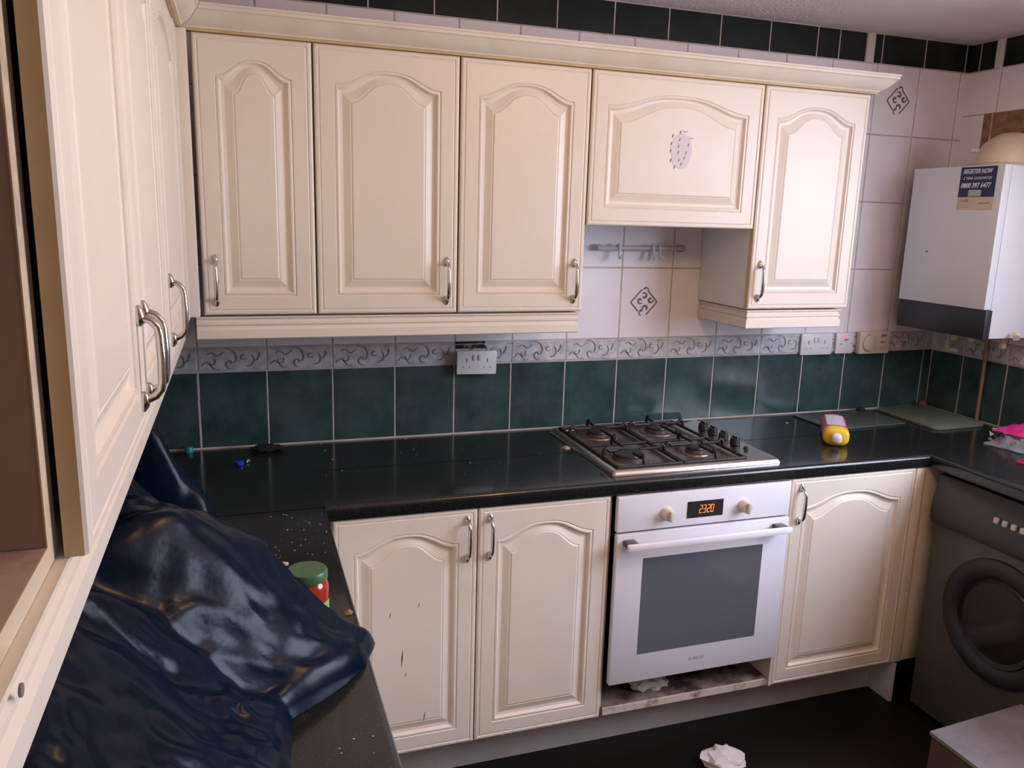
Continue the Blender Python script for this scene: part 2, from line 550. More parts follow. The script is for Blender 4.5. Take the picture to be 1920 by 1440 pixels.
# right wall with window opening
WY0, WY1, WZ0, WZ1 = -2.60, -1.12, 1.04, 2.25
b = MB()
b.box(XR - .0027, XR + .2, YF, WY0, 0, ZC, GROUT)
b.box(XR - .0027, XR + .2, WY1, 0, 0, ZC, GROUT)
b.box(XR - .0027, XR + .2, WY0, WY1, 0, WZ0, GROUT)
b.box(XR - .0027, XR + .2, WY0, WY1, WZ1, ZC, GROUT)
TR = F_right(0, 0, XR)      # u = -y
ru = [0, .0095, .1655, .3635] + [.3635 + .2 * k for k in range(1, 20)]
ru = [u for u in ru if u < -YF]
def split(u0, u1, v0, v1, m, fn=tile):
    """tile cut around the window"""
    a0, a1 = -WY1, -WY0
    if u1 <= a0 or u0 >= a1 or v1 <= WZ0 or v0 >= WZ1:
        fn(b, TR, u0, u1, v0, v1, m)
        return
    if u0 < a0: fn(b, TR, u0, a0, v0, v1, m)
    if u1 > a1: fn(b, TR, a1, u1, v0, v1, m)
    u0, u1 = max(u0, a0), min(u1, a1)
    if v0 < WZ0: fn(b, TR, u0, u1, v0, WZ0, m)
    if v1 > WZ1: fn(b, TR, u0, u1, WZ1, v1, m)
for u0, u1 in zip(ru[:-1], ru[1:]):
    split(u0, u1, .9155, ZB0, GREEN_T)
    split(u0, u1, ZB0, ZB1 + .003, GREY_T)
    if .2 < u1 < .7:
        scrolls(b, TR, u1 - .2, u1, ZB0, ZB1 + .003)
ru2 = [0, .1495, .3495] + [.3495 + .2 * k for k in range(1, 20)]
ru2 = [u for u in ru2 if u < -YF]
HOLE = (.100, .520, 1.80, 2.085)
RR = [1.232, 1.4838, 1.743, 1.80, 2.085, 2.2465]
for u0, u1 in zip(ru2[:-1], ru2[1:]):
    for r in range(5):
        v0, v1 = RR[r], RR[r + 1]
        if r == 3 and u0 < HOLE[1] and u1 > HOLE[0]:
            if u0 < HOLE[0]: tile(b, TR, u0, HOLE[0], v0, v1, WHITE_T)
            if u1 > HOLE[1]: tile(b, TR, HOLE[1], u1, v0, v1, WHITE_T)
            continue
        split(u0, u1, v0, v1, WHITE_T)
b.box(XR - .0034, XR, -HOLE[1], -HOLE[0], HOLE[2], HOLE[3], RUST)
b.box(XR - .006, XR, -.142, -.136, HOLE[2], HOLE[3], CHIP_EDGE)
ru3 = [0, .046, .115]
for u0, u1 in zip(ru3[:-1], ru3[1:]):
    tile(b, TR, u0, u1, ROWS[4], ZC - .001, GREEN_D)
tile(b, TR, .1165, .1475, ROWS[4], ZC - .001, STRIP, g=0, th=.006)
for k in range(20):
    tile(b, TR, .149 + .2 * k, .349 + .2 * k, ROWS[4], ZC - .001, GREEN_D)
struct(b.build('wall_right', origin=(XR, -2, 0)), 'tiled wall carrying the boiler and the window', 'wall')

wf = struct(thing('window_1', 'white framed window above the sink-side worktop', 'window', (XR + .1, (WY0 + WY1) / 2, WZ0)))
b = MB()
for (y0, y1, z0, z1) in ((WY0, WY1, WZ0, WZ0 + .06), (WY0, WY1, WZ1 - .06, WZ1), (WY0, WY0 + .06, WZ0 + .06, WZ1 - .06), (WY1 - .06, WY1, WZ0 + .06, WZ1 - .06), ((WY0 + WY1) / 2 - .03, (WY0 + WY1) / 2 + .03, WZ0 + .06, WZ1 - .06)):
    b.box(XR + .09, XR + .14, y0, y1, z0, z1, FRAME_W, .004)
b.build('window_frame', wf)
b = MB()
for y0, y1 in ((WY0 + .06, (WY0 + WY1) / 2 - .03), ((WY0 + WY1) / 2 + .03, WY1 - .06)):
    b.box(XR + .112, XR + .118, y0, y1, WZ0 + .06, WZ1 - .06, SKYGL)
b.build('window_glass', wf)


# ------------------------------------------------------------------ cupboard doors
def arch_loop(w, h, l, r, bt, tp, rise, d):
    """closed loop of an arched-top panel, inset by d; same vertex count for every d"""
    x0, x1, z0 = l + d, w - r - d, bt + d
    zs = h - tp - rise - d * 1.0
    rise = rise + .28 * max(d, 0)
    pts = []
    nb, ns, nt = 8, 8, 30
    for i in range(nb):
        pts.append((x0 + (x1 - x0) * i / nb, z0))
    for i in range(ns):
        pts.append((x1, z0 + (zs - z0) * i / ns))
    for i in range(nt + 1):
        t = 1 - 2 * i / nt
        c = .5 + .5 * math.cos(math.pi * t)
        # ogee: flat hips, round crown
        pts.append(((x0 + x1) / 2 + t * (x1 - x0) / 2, zs + rise * (.35 * c + .65 * math.sin(math.pi / 2 * c))))
    for i in range(1, ns):
        pts.append((x0, zs + (z0 - zs) * i / ns))
    return pts


def rect_loop(w, h, d, ref):
    """rectangle loop with the vertex count of the arch loop"""
    x0, x1, z0, z1 = d, w - d, d, h - d
    pts = []
    nb, ns, nt = 8, 8, 30
    for i in range(nb):
        pts.append((x0 + (x1 - x0) * i / nb, z0))
    for i in range(ns):
        pts.append((x1, z0 + (z1 - z0) * i / ns))
    for i in range(nt + 1):
        pts.append((x1 + (x0 - x1) * i / nt, z1))
    for i in range(1, ns):
        pts.append((x0, z1 + (z0 - z1) * i / ns))
    return pts


def door(parent, T, w, h, th=.02, stile=.053, bt=.052, tp=.057, rise=.041, name='door', m=None):
    """routed arched door; T takes (u, v, out) with the door's back at out = 0"""
    m = m or CREAM
    b = MB()
    b.T = T
    loops = []
    A = lambda d: arch_loop(w, h, stile, stile, bt, tp, rise, d)
    Q = lambda d: rect_loop(w, h, d, None)
    loops.append((Q(0), 0))
    loops.append((Q(0), th - .005))
    loops.append((Q(.0015), th - .0018))
    loops.append((Q(.005), th))
    loops.append((Q(.0105), th))
    loops.append((Q(.0125), th - .0022))
    loops.append((Q(.0150), th - .0004))
    loops.append((Q(.0165), th))
    loops.append((A(-.002), th))
    loops.append((A(.0), th - .0030))
    loops.append((A(.0035), th - .0008))
    loops.append((A(.0075), th - .0004))
    loops.append((A(.0085), th - .0030))
    loops.append((A(.013), th - .0085))
    loops.append((A(.021), th - .0098))
    loops.append((A(.024), th - .0090))
    loops.append((A(.033), th - .0052))
    loops.append((A(.041), th - .0026))
    loops.append((A(.0425), th - .0036))
    loops.append((A(.0455), th - .0016))
    loops.append((A(.0475), th - .0010))
    rings = [[b.vert((p[0], p[1], z)) for p in pts] for pts, z in loops]
    n = len(rings[0])
    for i in range(len(rings) - 1):
        for k in range(n):
            b.face([rings[i][k], rings[i][(k + 1) % n], rings[i + 1][(k + 1) % n], rings[i + 1][k]], CREAM_EDGE if i == 0 else m)
    b.face(rings[0][::-1], m)
    b.face(rings[-1], m)
    return b.build(name, parent, smooth=13)


def handle(parent, T, L=.129, name='handle'):
    """chrome bow handle standing upright; T at the handle's centre on the door face"""
    b = MB()
    b.T = T
    h = L / 2
    for s in (-1, 1):
        # leaf-shaped foot plate
        b.tube([(0, s * (h + .004), .0012), (0, s * (h - .002), .0022), (0, s * (h - .010), .0028), (0, s * (h - .018), .0028), (0, s * (h - .022), .0015)], [.0026, .0062, .0078, .0068, .003], CHROME, 10)
    path = [(0, -h + .012, .002), (0, -h + .013, .010), (0, -h + .016, .017), (0, -h + .024, .0235), (0, -h + .034, .0255), (0, 0, .0265), (0, h - .034, .0255), (0, h - .024, .0235), (0, h - .016, .017), (0, h - .013, .010), (0, h - .012, .002)]
    b.tube(path, [.0060, .0053, .0050, .0051, .0054, .0058, .0054, .0051, .0050, .0053, .0060], CHROME, 12)
    return b.build(name, parent, smooth=50)


def carcass(parent, x0, x1, y0, y1, z0, z1, mside, open_dir, t=.018, shelf=None, name='carcass', mi=None):
    """open-fronted box of boards; open_dir '-y', '+x'"""
    b = MB()
    mi = mi or mside
    b.box(x0, x1, y0, y1, z0, z0 + t, mside)
    b.box(x0, x1, y0, y1, z1 - t, z1, mside)
    if open_dir == '-y':
        b.box(x0, x0 + t, y0, y1, z0 + t, z1 - t, mside)
        b.box(x1 - t, x1, y0, y1, z0 + t, z1 - t, mside)
        b.box(x0 + t, x1 - t, y1 - .006, y1, z0 + t, z1 - t, mi)
    else:
        b.box(x0, x1, y0, y0 + t, z0 + t, z1 - t, mside)
        b.box(x0, x1, y1 - t, y1, z0 + t, z1 - t, mside)
        if open_dir == '+x':
            b.box(x0, x0 + .006, y0 + t, y1 - t, z0 + t, z1 - t, mi)
        else:
            b.box(x1 - .006, x1, y0 + t, y1 - t, z0 + t, z1 - t, mi)
    return b.build(name, parent)


YW = -.3105          # wall-unit door fronts
ZD0, ZD1 = 1.3704, 2.0787
G_WALL = 'cream wall cupboards in the tiled run'


def wall_unit(x0, x1, label, hside, z0=ZD0, side=None):
    c = thing('wall_cabinet', label, 'cabinet', ((x0 + x1) / 2, -.15, z0), G_WALL)
    carcass(c, x0 + .0005, x1 - .0005, YW + .0225, -.0065, z0, ZD1, side or WHITE_PANEL, '-y', mi=WHITE_PANEL)
    d = door(c, F_back(x0 + .0025, z0, YW + .02), x1 - x0 - .005, ZD1 - z0)
    if hside:
        hx = x0 + .036 if hside == 'l' else x1 - .033
        handle(d, F_back(hx, 1.4625, YW))
    return c


wall_unit(.3188, .6159, 'narrowest cream arched-door wall cabinet, next to the inner corner', 'l')
wall_unit(.6159, 1.0158, 'cream arched-door wall cabinet between the narrow corner one and the one over the crooked socket', 'r')
wall_unit(1.0158, 1.4138, 'cream arched-door wall cabinet beside the hood, above the crooked double socket', 'r')
wall_unit(2.0099, 2.4218, 'bright cream wall cabinet with bare white side at the boiler end of the row', 'l')

# cooker hood cupboard
c = thing('hood_cabinet', 'cream cooker hood cupboard with wide arched flap scarred by glue', 'cabinet', (1.712, -.15, 1.632), G_WALL)
ZH = 1.632
carcass(c, 1.4143, 2.0094, YW + .0225, -.0065, ZH + .006, ZD1, WHITE_PANEL, '-y', mi=WHITE_PANEL)
d = door(c, F_back(1.4163, ZH, YW + .02), .5912, ZD1 - ZH, name='flap')
b = MB()
Tm = F_back(1.7228, 1.862, YW + .0016)
ang = [2 * math.pi * k / 22 for k in range(22)]
ring = [((.040 + .007 * noise.noise((math.cos(a) * 2, math.sin(a) * 2, 1))) * math.cos(a), (.058 + .009 * noise.noise((math.cos(a) * 2, math.sin(a) * 2, 4))) * math.sin(a)) for a in ang]
top_ = [b.vert(Tm @ Vector((p[0] * .9, p[1] * .9, .0012))) for p in ring]
bot_ = [b.vert(Tm @ Vector((p[0], p[1], 0))) for p in ring]
for k in range(22):
    b.face([bot_[k], bot_[(k + 1) % 22], top_[(k + 1) % 22], top_[k]], GLUE)
b.face(top_, GLUE)
for (u, v) in ((-.034, .044), (-.008, .056), (-.037, .022), (-.010, .034), (-.038, 0), (-.012, .014), (-.036, -.028), (-.012, -.004), (-.008, -.026), (-.022, -.048), (0, -.038), (.022, .02), (.016, -.004), (.010, -.02)):
    b.ribbon([(u, v - .0045), (u + .0012, v), (u + .003, v + .0045)], .0038, .0009, lambda x, y, z: Tm @ Vector((x, y, .0012 + z)), GLUE_D)
for (u, v) in ((.004, .058), (.024, .040)):
    b.ribbon([(u, v), (u + .014, v + .001)], .0022, .0009, lambda x, y, z: Tm @ Vector((x, y, .0012 + z)), GLUE_D)
o = b.build('adhesive_residue', c)
o['label'] = 'patch of torn grey glue marks'

# -------- the run along the left wall (doors face +X)
XD = .288
G_SIDE = 'cream wall cupboards in the side run'
YA0, YA1, YB1, YC1 = -1.893, -1.459, -1.008, -.455
ZT = 2.0787
c = thing('wall_cabinet', 'cream double wall cabinet whose two chrome handles stand side by side', 'cabinet', (.13, -1.46, ZD0), G_SIDE)
carcass(c, XL, XD - .028, YA0 + .0005, YB1, ZD0, ZT, WHITE_PANEL, '+x')
for y0, y1, hy in ((YA0, YA1, YA1 - .028), (YA1, YB1, YA1 + .030)):
    d = door(c, F_left(y0 + .0015, ZD0, XD - .02), y1 - y0 - .003, ZT - ZD0)
    handle(d, F_left(hy, 1.4625, XD))
c = thing('wall_cabinet', 'cream single-door wall cabinet in the inner corner, one handle by its edge', 'cabinet', (.13, -.7, ZD0), G_SIDE)
carcass(c, XL, XD - .028, YB1 + .0005, YC1, ZD0, ZT, WHITE_PANEL, '+x')
d = door(c, F_left(YB1 + .0015, ZD0, XD - .02), YC1 - YB1 - .003, ZT - ZD0)
handle(d, F_left(YB1 + .040, 1.4625, XD))
# open doorless cabinet nearest the camera
c = thing('open_wall_cabinet', 'doorless brown-lined wall cabinet with stained bottom board, nearest of the row', 'cabinet', (.13, -2.15, ZD0), G_SIDE)
b = MB()
y0, y1, x1 = -2.42, YA0 - .0005, XD - .028
b.box(XL, x1, y0, y0 + .018, ZD0 + .018, ZT, BOARD)
b.box(XL, x1, y1 - .018, y1, ZD0 + .0185, ZT, BOARD)
b.box(x1, x1 + .0012, y1 - .0185, y1, ZD0 + .0005, ZT, CHIP_EDGE)
b.box(XL, XL + .006, y0 + .018, y1 - .018, ZD0, ZT, BOARD)
b.box(XL, x1, y0, y1, ZT - .018, ZT, BOARD)
b.build('carcass', c)
b = MB(); b.box(XL, x1, y0, y1 - .0185, ZD0, ZD0 + .018, BOARD_ST); b.box(x1, x1 + .0012, y0, y1 - .0185, ZD0, ZD0 + .018, CHIP_EDGE)
b.build('bottom_board', c)
b = MB(); b.box(XL + .006, x1 - .012, y0 + .018, y1 - .018, 1.727, 1.745, BOARD); b.box(x1 - .012, x1 - .0108, y0 + .018, y1 - .018, 1.727, 1.745, CHIP_EDGE)
b.build('shelf', c)

# corner post between the two runs
b = MB()
b.box(.262, .3125, -.352, -.318, ZD0, ZT, CREAM, .003)
b.box(.262, .290, -.453, -.353, ZD0, ZT, CREAM, .002)
b.box(XL, .262, -.453, -.325, ZD0, ZT, WHITE_PANEL)
tag(b.build('corner_post', smooth=40), 'cream filler post in the inner corner between the two rows of wall cupboards', 'filler post')

# cornices (u = out, v = up)
CORN = [(0, 0), (.004, 0), (.006, .004), (.010, .006), (.020, .012), (.030, .022), (.037, .032), (.040, .036), (.045, .038), (.045, .046), (.048, .047), (.048, .052), (0, .052)]
CZ = 2.0855
b = MB()
b.extrude(CORN, (.300, -.318, CZ), (2.437, -.318, CZ), CREAM_DIRT, (0, -1, 0), (0, 0, 1), mitre_a=1, mitre_b=1)
b.extrude(CORN, (2.437, -.318, CZ), (2.437, -.0065, CZ), CREAM_DIRT, (1, 0, 0), (0, 0, 1), mitre_a=-1)
b.box(.300, 2.437, -.318, -.29, ZD1 + .001, CZ + .002, CREAM_EDGE)
tag(b.build('cornice_moulding', smooth=30), 'long cream cornice moulding over the tiled run of wall cupboards', 'moulding')
b = MB()
b.extrude(CORN, (.2985, -2.42, CZ), (.2985, -.3195, CZ), CREAM_DIRT, (1, 0, 0), (0, 0, 1), mitre_b=-1)
b.box(.26, .2985, -2.42, -.3195, ZT + .001, CZ + .002, CREAM_EDGE)
tag(b.build('cornice_moulding', smooth=30), 'cream cornice moulding over the side row of cupboards, mitred at the corner', 'moulding')

# light pelmets (u = out, v = up from the bottom)
PEL = [(-.016, 0), (0, 0), (.003, .003), (.003, .026), (0, .029), (-.003, .031), (-.003, .036), (.001, .040), (.001, .046), (-.004, .050), (-.004, .054), (.002, .058), (.002, .062), (-.016, .062)]
PZ = 1.303
b = MB()
b.extrude(PEL, (.300, -.302, PZ), (1.404, -.302, PZ), CREAM, (0, -1, 0), (0, 0, 1), mitre_b=1)
b.extrude(PEL, (1.404, -.302, PZ), (1.404, -.0065, PZ), CREAM, (1, 0, 0), (0, 0, 1), mitre_a=-1)
tag(b.build('light_pelmet', smooth=30), 'long cream pelmet under the three wall cupboards in the tiled run', 'pelmet')
b = MB()
b.extrude(PEL, (2.0185, -.302, PZ), (2.398, -.302, PZ), CREAM, (0, -1, 0), (0, 0, 1), mitre_a=-1, mitre_b=1)
b.extrude(PEL, (2.0185, -.0065, PZ), (2.0185, -.302, PZ), CREAM_DIRT, (-1, 0, 0), (0, 0, 1), mitre_b=1)
b.extrude(PEL, (2.398, -.302, PZ), (2.398, -.0065, PZ), CREAM, (1, 0, 0), (0, 0, 1), mitre_a=-1)
tag(b.build('light_pelmet', smooth=30), 'short cream pelmet under the bright cabinet at the boiler end', 'pelmet')
b = MB()
PEL2 = [(u, v) for u, v in PEL]
b.extrude(PEL2, (.268, -2.42, PZ), (.268, -.30, PZ), CREAM, (1, 0, 0), (0, 0, 1))
b.box(.252, .2715, -2.42, -.30, PZ + .062, ZD0 - .0005, CREAM)
b.tube([(.2718, -2.062, PZ + .052), (.2735, -2.062, PZ + .052)], .0045, SLOT_G, 10)
tag(b.build('light_pelmet', smooth=30), 'cream pelmet with a screw hole under the side row of cupboards', 'pelmet')

# ------------------------------------------------------------------ base units
YB = -.5988
ZB, ZK = .1535, .8695
G_BASE = 'cream base cupboards'
c = thing('base_cabinet', 'cream double base cabinet under the worktop, its handles meeting at the middle', 'cabinet', (1.01, -.3, ZB), G_BASE)
carcass(c, .6136, 1.4075, YB + .0225, -.03, ZB, ZK, WHITE_PANEL, '-y')
d = door(c, F_back(.6156, ZB, YB + .02), 1.0056 - .6156, ZK - ZB)
handle(d, F_back(.977, .784, YB))
for (x, z, L) in ((.7985, .452, .05), (.766, .585, .018), (.845, .605, .016), (.862, .262, .028), (.808, .400, .012)):
    b = MB()
    b.ribbon([(x, z + L / 2), (x - .002, z), (x - .004, z - L / 2)], lambda t, L=L: .0012 + .0045 * (L / .05) * math.sin(math.pi * t), .0006, lambda u, v, q: Vector((u, YB + .0012 - q, v)), SCRATCH)
    b.build('scratch', d)
d = door(c, F_back(1.0088, ZB, YB + .02), 1.4066 - 1.0088, ZK - ZB)
handle(d, F_back(1.0415, .784, YB))
c = thing('base_cabinet', 'cream single-door base cabinet between the oven and the washing machine', 'cabinet', (2.28, -.3, ZB), G_BASE)
carcass(c, 2.0292, 2.5275, YB + .0225, -.03, ZB, ZK, WHITE_PANEL, '-y')
d = door(c, F_back(2.0305, ZB, YB + .02), 2.5265 - 2.0305, ZK - ZB)
handle(d, F_back(2.0685, .784, YB))
# filler post beside the washing machine
b = MB()
b.box(2.529, 2.572, YB, -.5, ZB, ZK, CREAM_DIRT, .002)
b.box(2.573, 2.660, YB + .004, -.5, ZB, ZK, CREAM_DIRT, .002)
b.box(2.561, 2.566, YB - .0012, YB + .001, ZB + .01, ZK - .01, CREAM_EDGE)
tag(b.build('filler_post', smooth=40), 'cream filler strip standing between the base cabinet and the washing machine', 'filler post')
# plinths
b = MB(); b.box(.62, 2.54, -.50, -.485, 0, .150, PLINTH, .001)
tag(b.build('plinth'), 'pale grey plinth board along the floor under the oven run', 'plinth')
b = MB(); b.box(2.541, 2.555, -.60, -.486, 0, .148, PLINTH, .001)
tag(b.build('plinth'), 'short return of pale plinth beside the washing machine', 'plinth')
# base cupboards under the side worktop
c = thing('base_cabinet', 'cream base cabinet under the side worktop with the blue refuse bag', 'cabinet', (.29, -1.3, 0), G_BASE)
b = MB(); b.box(XL + .003, .56, -1.99, -.62, .15, ZK, CREAM); b.box(XL + .003, .50, -1.99, -.62, 0, .15, PLINTH)
b.build('carcass', c)
for k in range(3):
    d = door(c, F_left(-1.985 + .455 * k, ZB, .5605), .45, ZK - ZB)
    handle(d, F_left(-1.985 + .455 * k + .036, .784, .5805))

# worktops
WTZ0, WTZ1 = .8705, .912
def post_profile(th=WTZ1 - WTZ0):
    r1, r2 = .013, .005
    p = [(-.3, 0)]
    p += [(.0015 - r2 + r2 * math.sin(R(a)), r2 - r2 * math.cos(R(a))) for a in (0, 30, 60, 90)]
    p += [(.0015 - r1 + r1 * math.cos(R(a)), th - r1 + r1 * math.sin(R(a))) for a in (0, 12, 24, 36, 48, 60, 72, 84, 90)]
    return p + [(-.3, th)]
b = MB()
b.box(XL, XR - .0045, -.30, -.0045, WTZ0, WTZ1, WORKTOP)
b.extrude(post_profile(), (.5985, -.6035, WTZ0), (2.572, -.6035, WTZ0), WORKTOP, (0, -1, 0), (0, 0, 1))
b.box(XL, .5985, -.60, -.30, WTZ0, WTZ1, WORKTOP)
b.box(2.572, XR - .0045, -.60, -.30, WTZ0, WTZ1, WORKTOP)
wt = tag(b.build('worktop', smooth=40), 'black speckled worktop along the tiled wall carrying the gas hob', 'worktop')
b = MB()
b.extrude(post_profile(), (.5985, -2.0, WTZ0), (.5985, -.6055, WTZ0), WORKTOP, (1, 0, 0), (0, 0, 1))
b.box(XL, .2985, -2.0, -.6055, WTZ0, WTZ1, WORKTOP)
tag(b.build('worktop', smooth=40), 'black worktop under the blue refuse bag and the green-lidded jar', 'worktop')
b = MB()
b.extrude(post_profile(), (2.574, -1.90, WTZ0), (2.574, -.6005, WTZ0), WORKTOP, (-1, 0, 0), (0, 0, 1))
b.box(2.874, XR - .0045, -1.90, -.6005, WTZ0, WTZ1, WORKTOP)
tag(b.build('worktop', smooth=40), 'black worktop above the washing machine holding the red food packet', 'worktop')
c = thing('base_cabinet', 'cream base cabinet under the window beyond the washing machine', 'cabinet', (2.87, -1.58, 0), G_BASE)
b = MB(); b.box(2.60, XR - .005, -1.89, -1.27, .15, ZK, CREAM); b.box(2.66, XR - .005, -1.89, -1.27, 0, .15, PLINTH)
b.build('carcass', c)
door(c, F_right(-1.275, ZB, 2.5995), .61, ZK - ZB)

# ------------------------------------------------------------------ oven
hs = thing('oven_housing', 'cream oven housing with a stained open shelf below the white oven', 'cabinet', (1.715, -.3, ZB))
b = MB()
b.box(1.4085, 1.4205, YB + .022, -.03, ZB, ZK, CREAM_DIRT)
b.box(2.0200, 2.0287, YB, -.03, ZB, ZK, CREAM_DIRT)
b.box(1.4205, 2.02, -.036, -.03, ZB + .03, ZK, BOARD)
b.build('side_panels', hs)
b = MB()
b.box(1.4205, 2.02, YB + .012, -.036, ZB, ZB + .022, SHELF_ST)
b.box(1.4205, 2.02, YB + .006, YB + .012, ZB, ZB + .0225, SHELF_E)
o = b.build('open_shelf', hs)
ov = thing('oven', 'white built-in electric oven with amber clock under the hob', 'oven', (1.7215, -.58, .268))
OX0, OX1 = 1.4238, 2.0192
b = MB(); b.box(1.428, 2.012, -.575, -.06, .285, .862, IRON)
b.box(OX0 + .012, OX1 - .012, -.592, -.575, .285, .862, BLACK)
b.build('body', ov)
b = MB(); b.box(OX0, OX1, -.612, -.592, .7585, .8675, WHITE_EN, .003)
cp = b.build('control_panel', ov, smooth=40)
b = MB(); b.box(1.6525, 1.776, -.6135, -.611, .782, .834, PLASTIC_BK, .0006)
dp = b.build('clock_display', cp)
# seven-segment digits
SEG = {'2': 'abged', '3': 'abgcd', '0': 'abcdef'}
def segs(mb, T, u, v, w, h, ch, t):
    P = {'a': ((0, h), (w, h)), 'b': ((w, h), (w, h / 2)), 'c': ((w, h / 2), (w, 0)), 'd': ((0, 0), (w, 0)), 'e': ((0, h / 2), (0, 0)), 'f': ((0, h), (0, h / 2)), 'g': ((0, h / 2), (w, h / 2))}
    for s in SEG[ch]:
        p, q = P[s]
        sh = .22
        f = lambda a: (u + a[0] + sh * a[1] * .5, v + a[1])
        mb.ribbon([f(p), f(q)], t, .0004, lambda x, y, d: T @ Vector((x, y, d)), LED)
b = MB()
Td = F_back(1.6525, .782, -.6135)
for k, ch in enumerate('2320'):
    segs(b, Td, .041 + .0125 * k + (.0015 if k > 1 else 0), .0145, .0082, .023, ch, .0021)
b.build('clock_digits', dp)
for hx in (1.5815, 1.8480):
    b = MB()
    b.lathe([(.0205, 0), (.0205, .004), (.0185, .005), (.0175, .022), (.0160, .025), (.0135, .026)], KNOB_W, F_back(hx, .8045, -.612), 28)
    b.T = F_back(hx, .8045, -.612)
    b.box(-.0045, .0045, -.0165, .0165, .024, .036, KNOB_W, .002)
    b.build('control_knob', cp, smooth=40)
b = MB(); b.box(OX0, OX1, -.618, -.596, .2686, .7525, WHITE_GL, .003)
od = b.build('oven_door', ov, smooth=40)
b = MB(); b.box(1.5115, 1.9290, -.6186, -.617, .3600, .6730, GREY_GL, .0004)
b.build('door_window', od)
b = MB()
b.box(1.437, 1.997, -.668, -.653, .7195, .7395, WHITE_EN, .004)
for x in (1.442, 1.957):
    b.box(x, x + .035, -.655, -.6175, .721, .738, GRAPH, .002)
b.build('door_handle', od, smooth=40)
b = MB()
Tl = F_back(1.694, .3095, -.6182)
random.seed(3)
x = 0
for k in range(7):
    w = .0062
    b.ribbon([(x, 0), (x + .002, .0125)], .0018, .0003, lambda u, v, d: Tl @ Vector((u, v, d)), LOGO_G)
    if k % 2 == 0:
        b.ribbon([(x + .001, .0062), (x + .0052, .0064)], .0014, .0003, lambda u, v, d: Tl @ Vector((u, v, d)), LOGO_G)
    if k % 3 != 1:
        b.ribbon([(x + .0045, 0), (x + .0065, .0125)], .0016, .0003, lambda u, v, d: Tl @ Vector((u, v, d)), LOGO_G)
    x += .0078
b.build('maker_mark', od)

# pale packet pushed under the oven
def crumple(name, cx, cy, z, rx, ry, rz, m, seed, label, cat, amp=.35, freq=2.2, group=None, flat=True, m2=None, sub=3):
    bm = bmesh.new()
    bmesh.ops.create_icosphere(bm, subdivisions=sub, radius=1)
    for v in bm.verts:
        n = v.co.normalized()
        k = 1 + amp * (1 - 2.2 * abs(noise.noise(n * freq + Vector((seed, seed * 1.7, 0))))) + .5 * amp * noise.noise(n * freq * 2.4 + Vector((seed, 0, 3)))
        p = n * k
        v.co = Vector((p.x * rx, p.y * ry, max(p.z, -.85 if flat else -9) * rz))
    zmin = min(v.co.z for v in bm.verts)
    for v in bm.verts:
        v.co += Vector((cx, cy, z - zmin))
    b = MB()
    b.add_bm(bm, m)
    o = b.build(name, smooth=25)
    return tag(o, label, cat, group)


crumple('crumpled_packet', 1.615, -.525, ZB + .0222, .055, .030, .026, mat('pale_foil_packet', (0.55, 0.56, 0.52), 0.5), 5, 'crumpled pale packet lying on the open shelf under the oven', 'packet')

# ------------------------------------------------------------------ gas hob
hb = thing('gas_hob', 'stained stainless steel four-burner gas hob set in the black worktop', 'hob', (1.715, -.3, WTZ1))
HX0, HX1, HY0, HY1 = 1.424, 2.012, -.566, -.052
b = MB()
def rl(ins, z, x0=HX0, x1=HX1, y0=HY0, y1=HY1, r=.012, n=5):
    x0, x1, y0, y1 = x0 + ins, x1 - ins, y0 + ins, y1 - ins
    r = max(r - ins * .5, .003)
    out = []
    for cx, cy, a0 in ((x1 - r, y1 - r, 0), (x0 + r, y1 - r, 90), (x0 + r, y0 + r, 180), (x1 - r, y0 + r, 270)):
        for k in range(n + 1):
            a = R(a0 + 90 * k / n)
            out.append((cx + r * math.cos(a), cy + r * math.sin(a), z))
    return out
rings = [rl(0, WTZ1 + .0003), rl(0, WTZ1 + .004), rl(.005, WTZ1 + .0125), rl(.012, WTZ1 + .0180), rl(.018, WTZ1 + .0185)]
ids = [[b.vert(p) for p in r_] for r_ in rings]
n = len(ids[0])
for i in range(len(ids) - 1):
    for k in range(n):
        b.face([ids[i][k], ids[i][(k + 1) % n], ids[i + 1][(k + 1) % n], ids[i + 1][k]], STEEL)
# sunk burner well, and the flat knob strip at its right
well = [rl(.018, WTZ1 + .0185), rl(.024, WTZ1 + .0175, x1=HX1 - .0), rl(.030, WTZ1 + .0095, x1=HX1 - .085), rl(.036, WTZ1 + .0085, x1=HX1 - .085)]
ids = [[b.vert(p) for p in r_] for r_ in well]
for i in range(len(ids) - 1):
    for k in range(n):
        b.face([ids[i][k], ids[i][(k + 1) % n], ids[i + 1][(k + 1) % n], ids[i + 1][k]], STEEL if i < 2 else STEEL_ST)
b.face(ids[-1], STEEL_ST)
b.build('steel_tray', hb, smooth=40)
BZ = WTZ1 + .0086
burn = [(1.556, -.165, .036), (1.788, -.160, .040), (1.540, -.430, .050), (1.788, -.415, .032)]
for x, y, r in burn:
    b = MB()
    T = Matrix.Translation((x, y, BZ))
    b.lathe([(r * 1.55, 0), (r * 1.5, .003), (r * 1.25, .0045), (r * 1.15, .004)], STEEL_ST, T, 32)
    b.lathe([(r * 1.0, .004), (r * .98, .012), (r * .85, .014)], GRAPH, T, 32)
    b.lathe([(r * .92, .014), (r * .95, .016), (r * .9, .021), (r * .3, .0225)], IRON, T, 32)
    b.build('burner', hb, smooth=40)
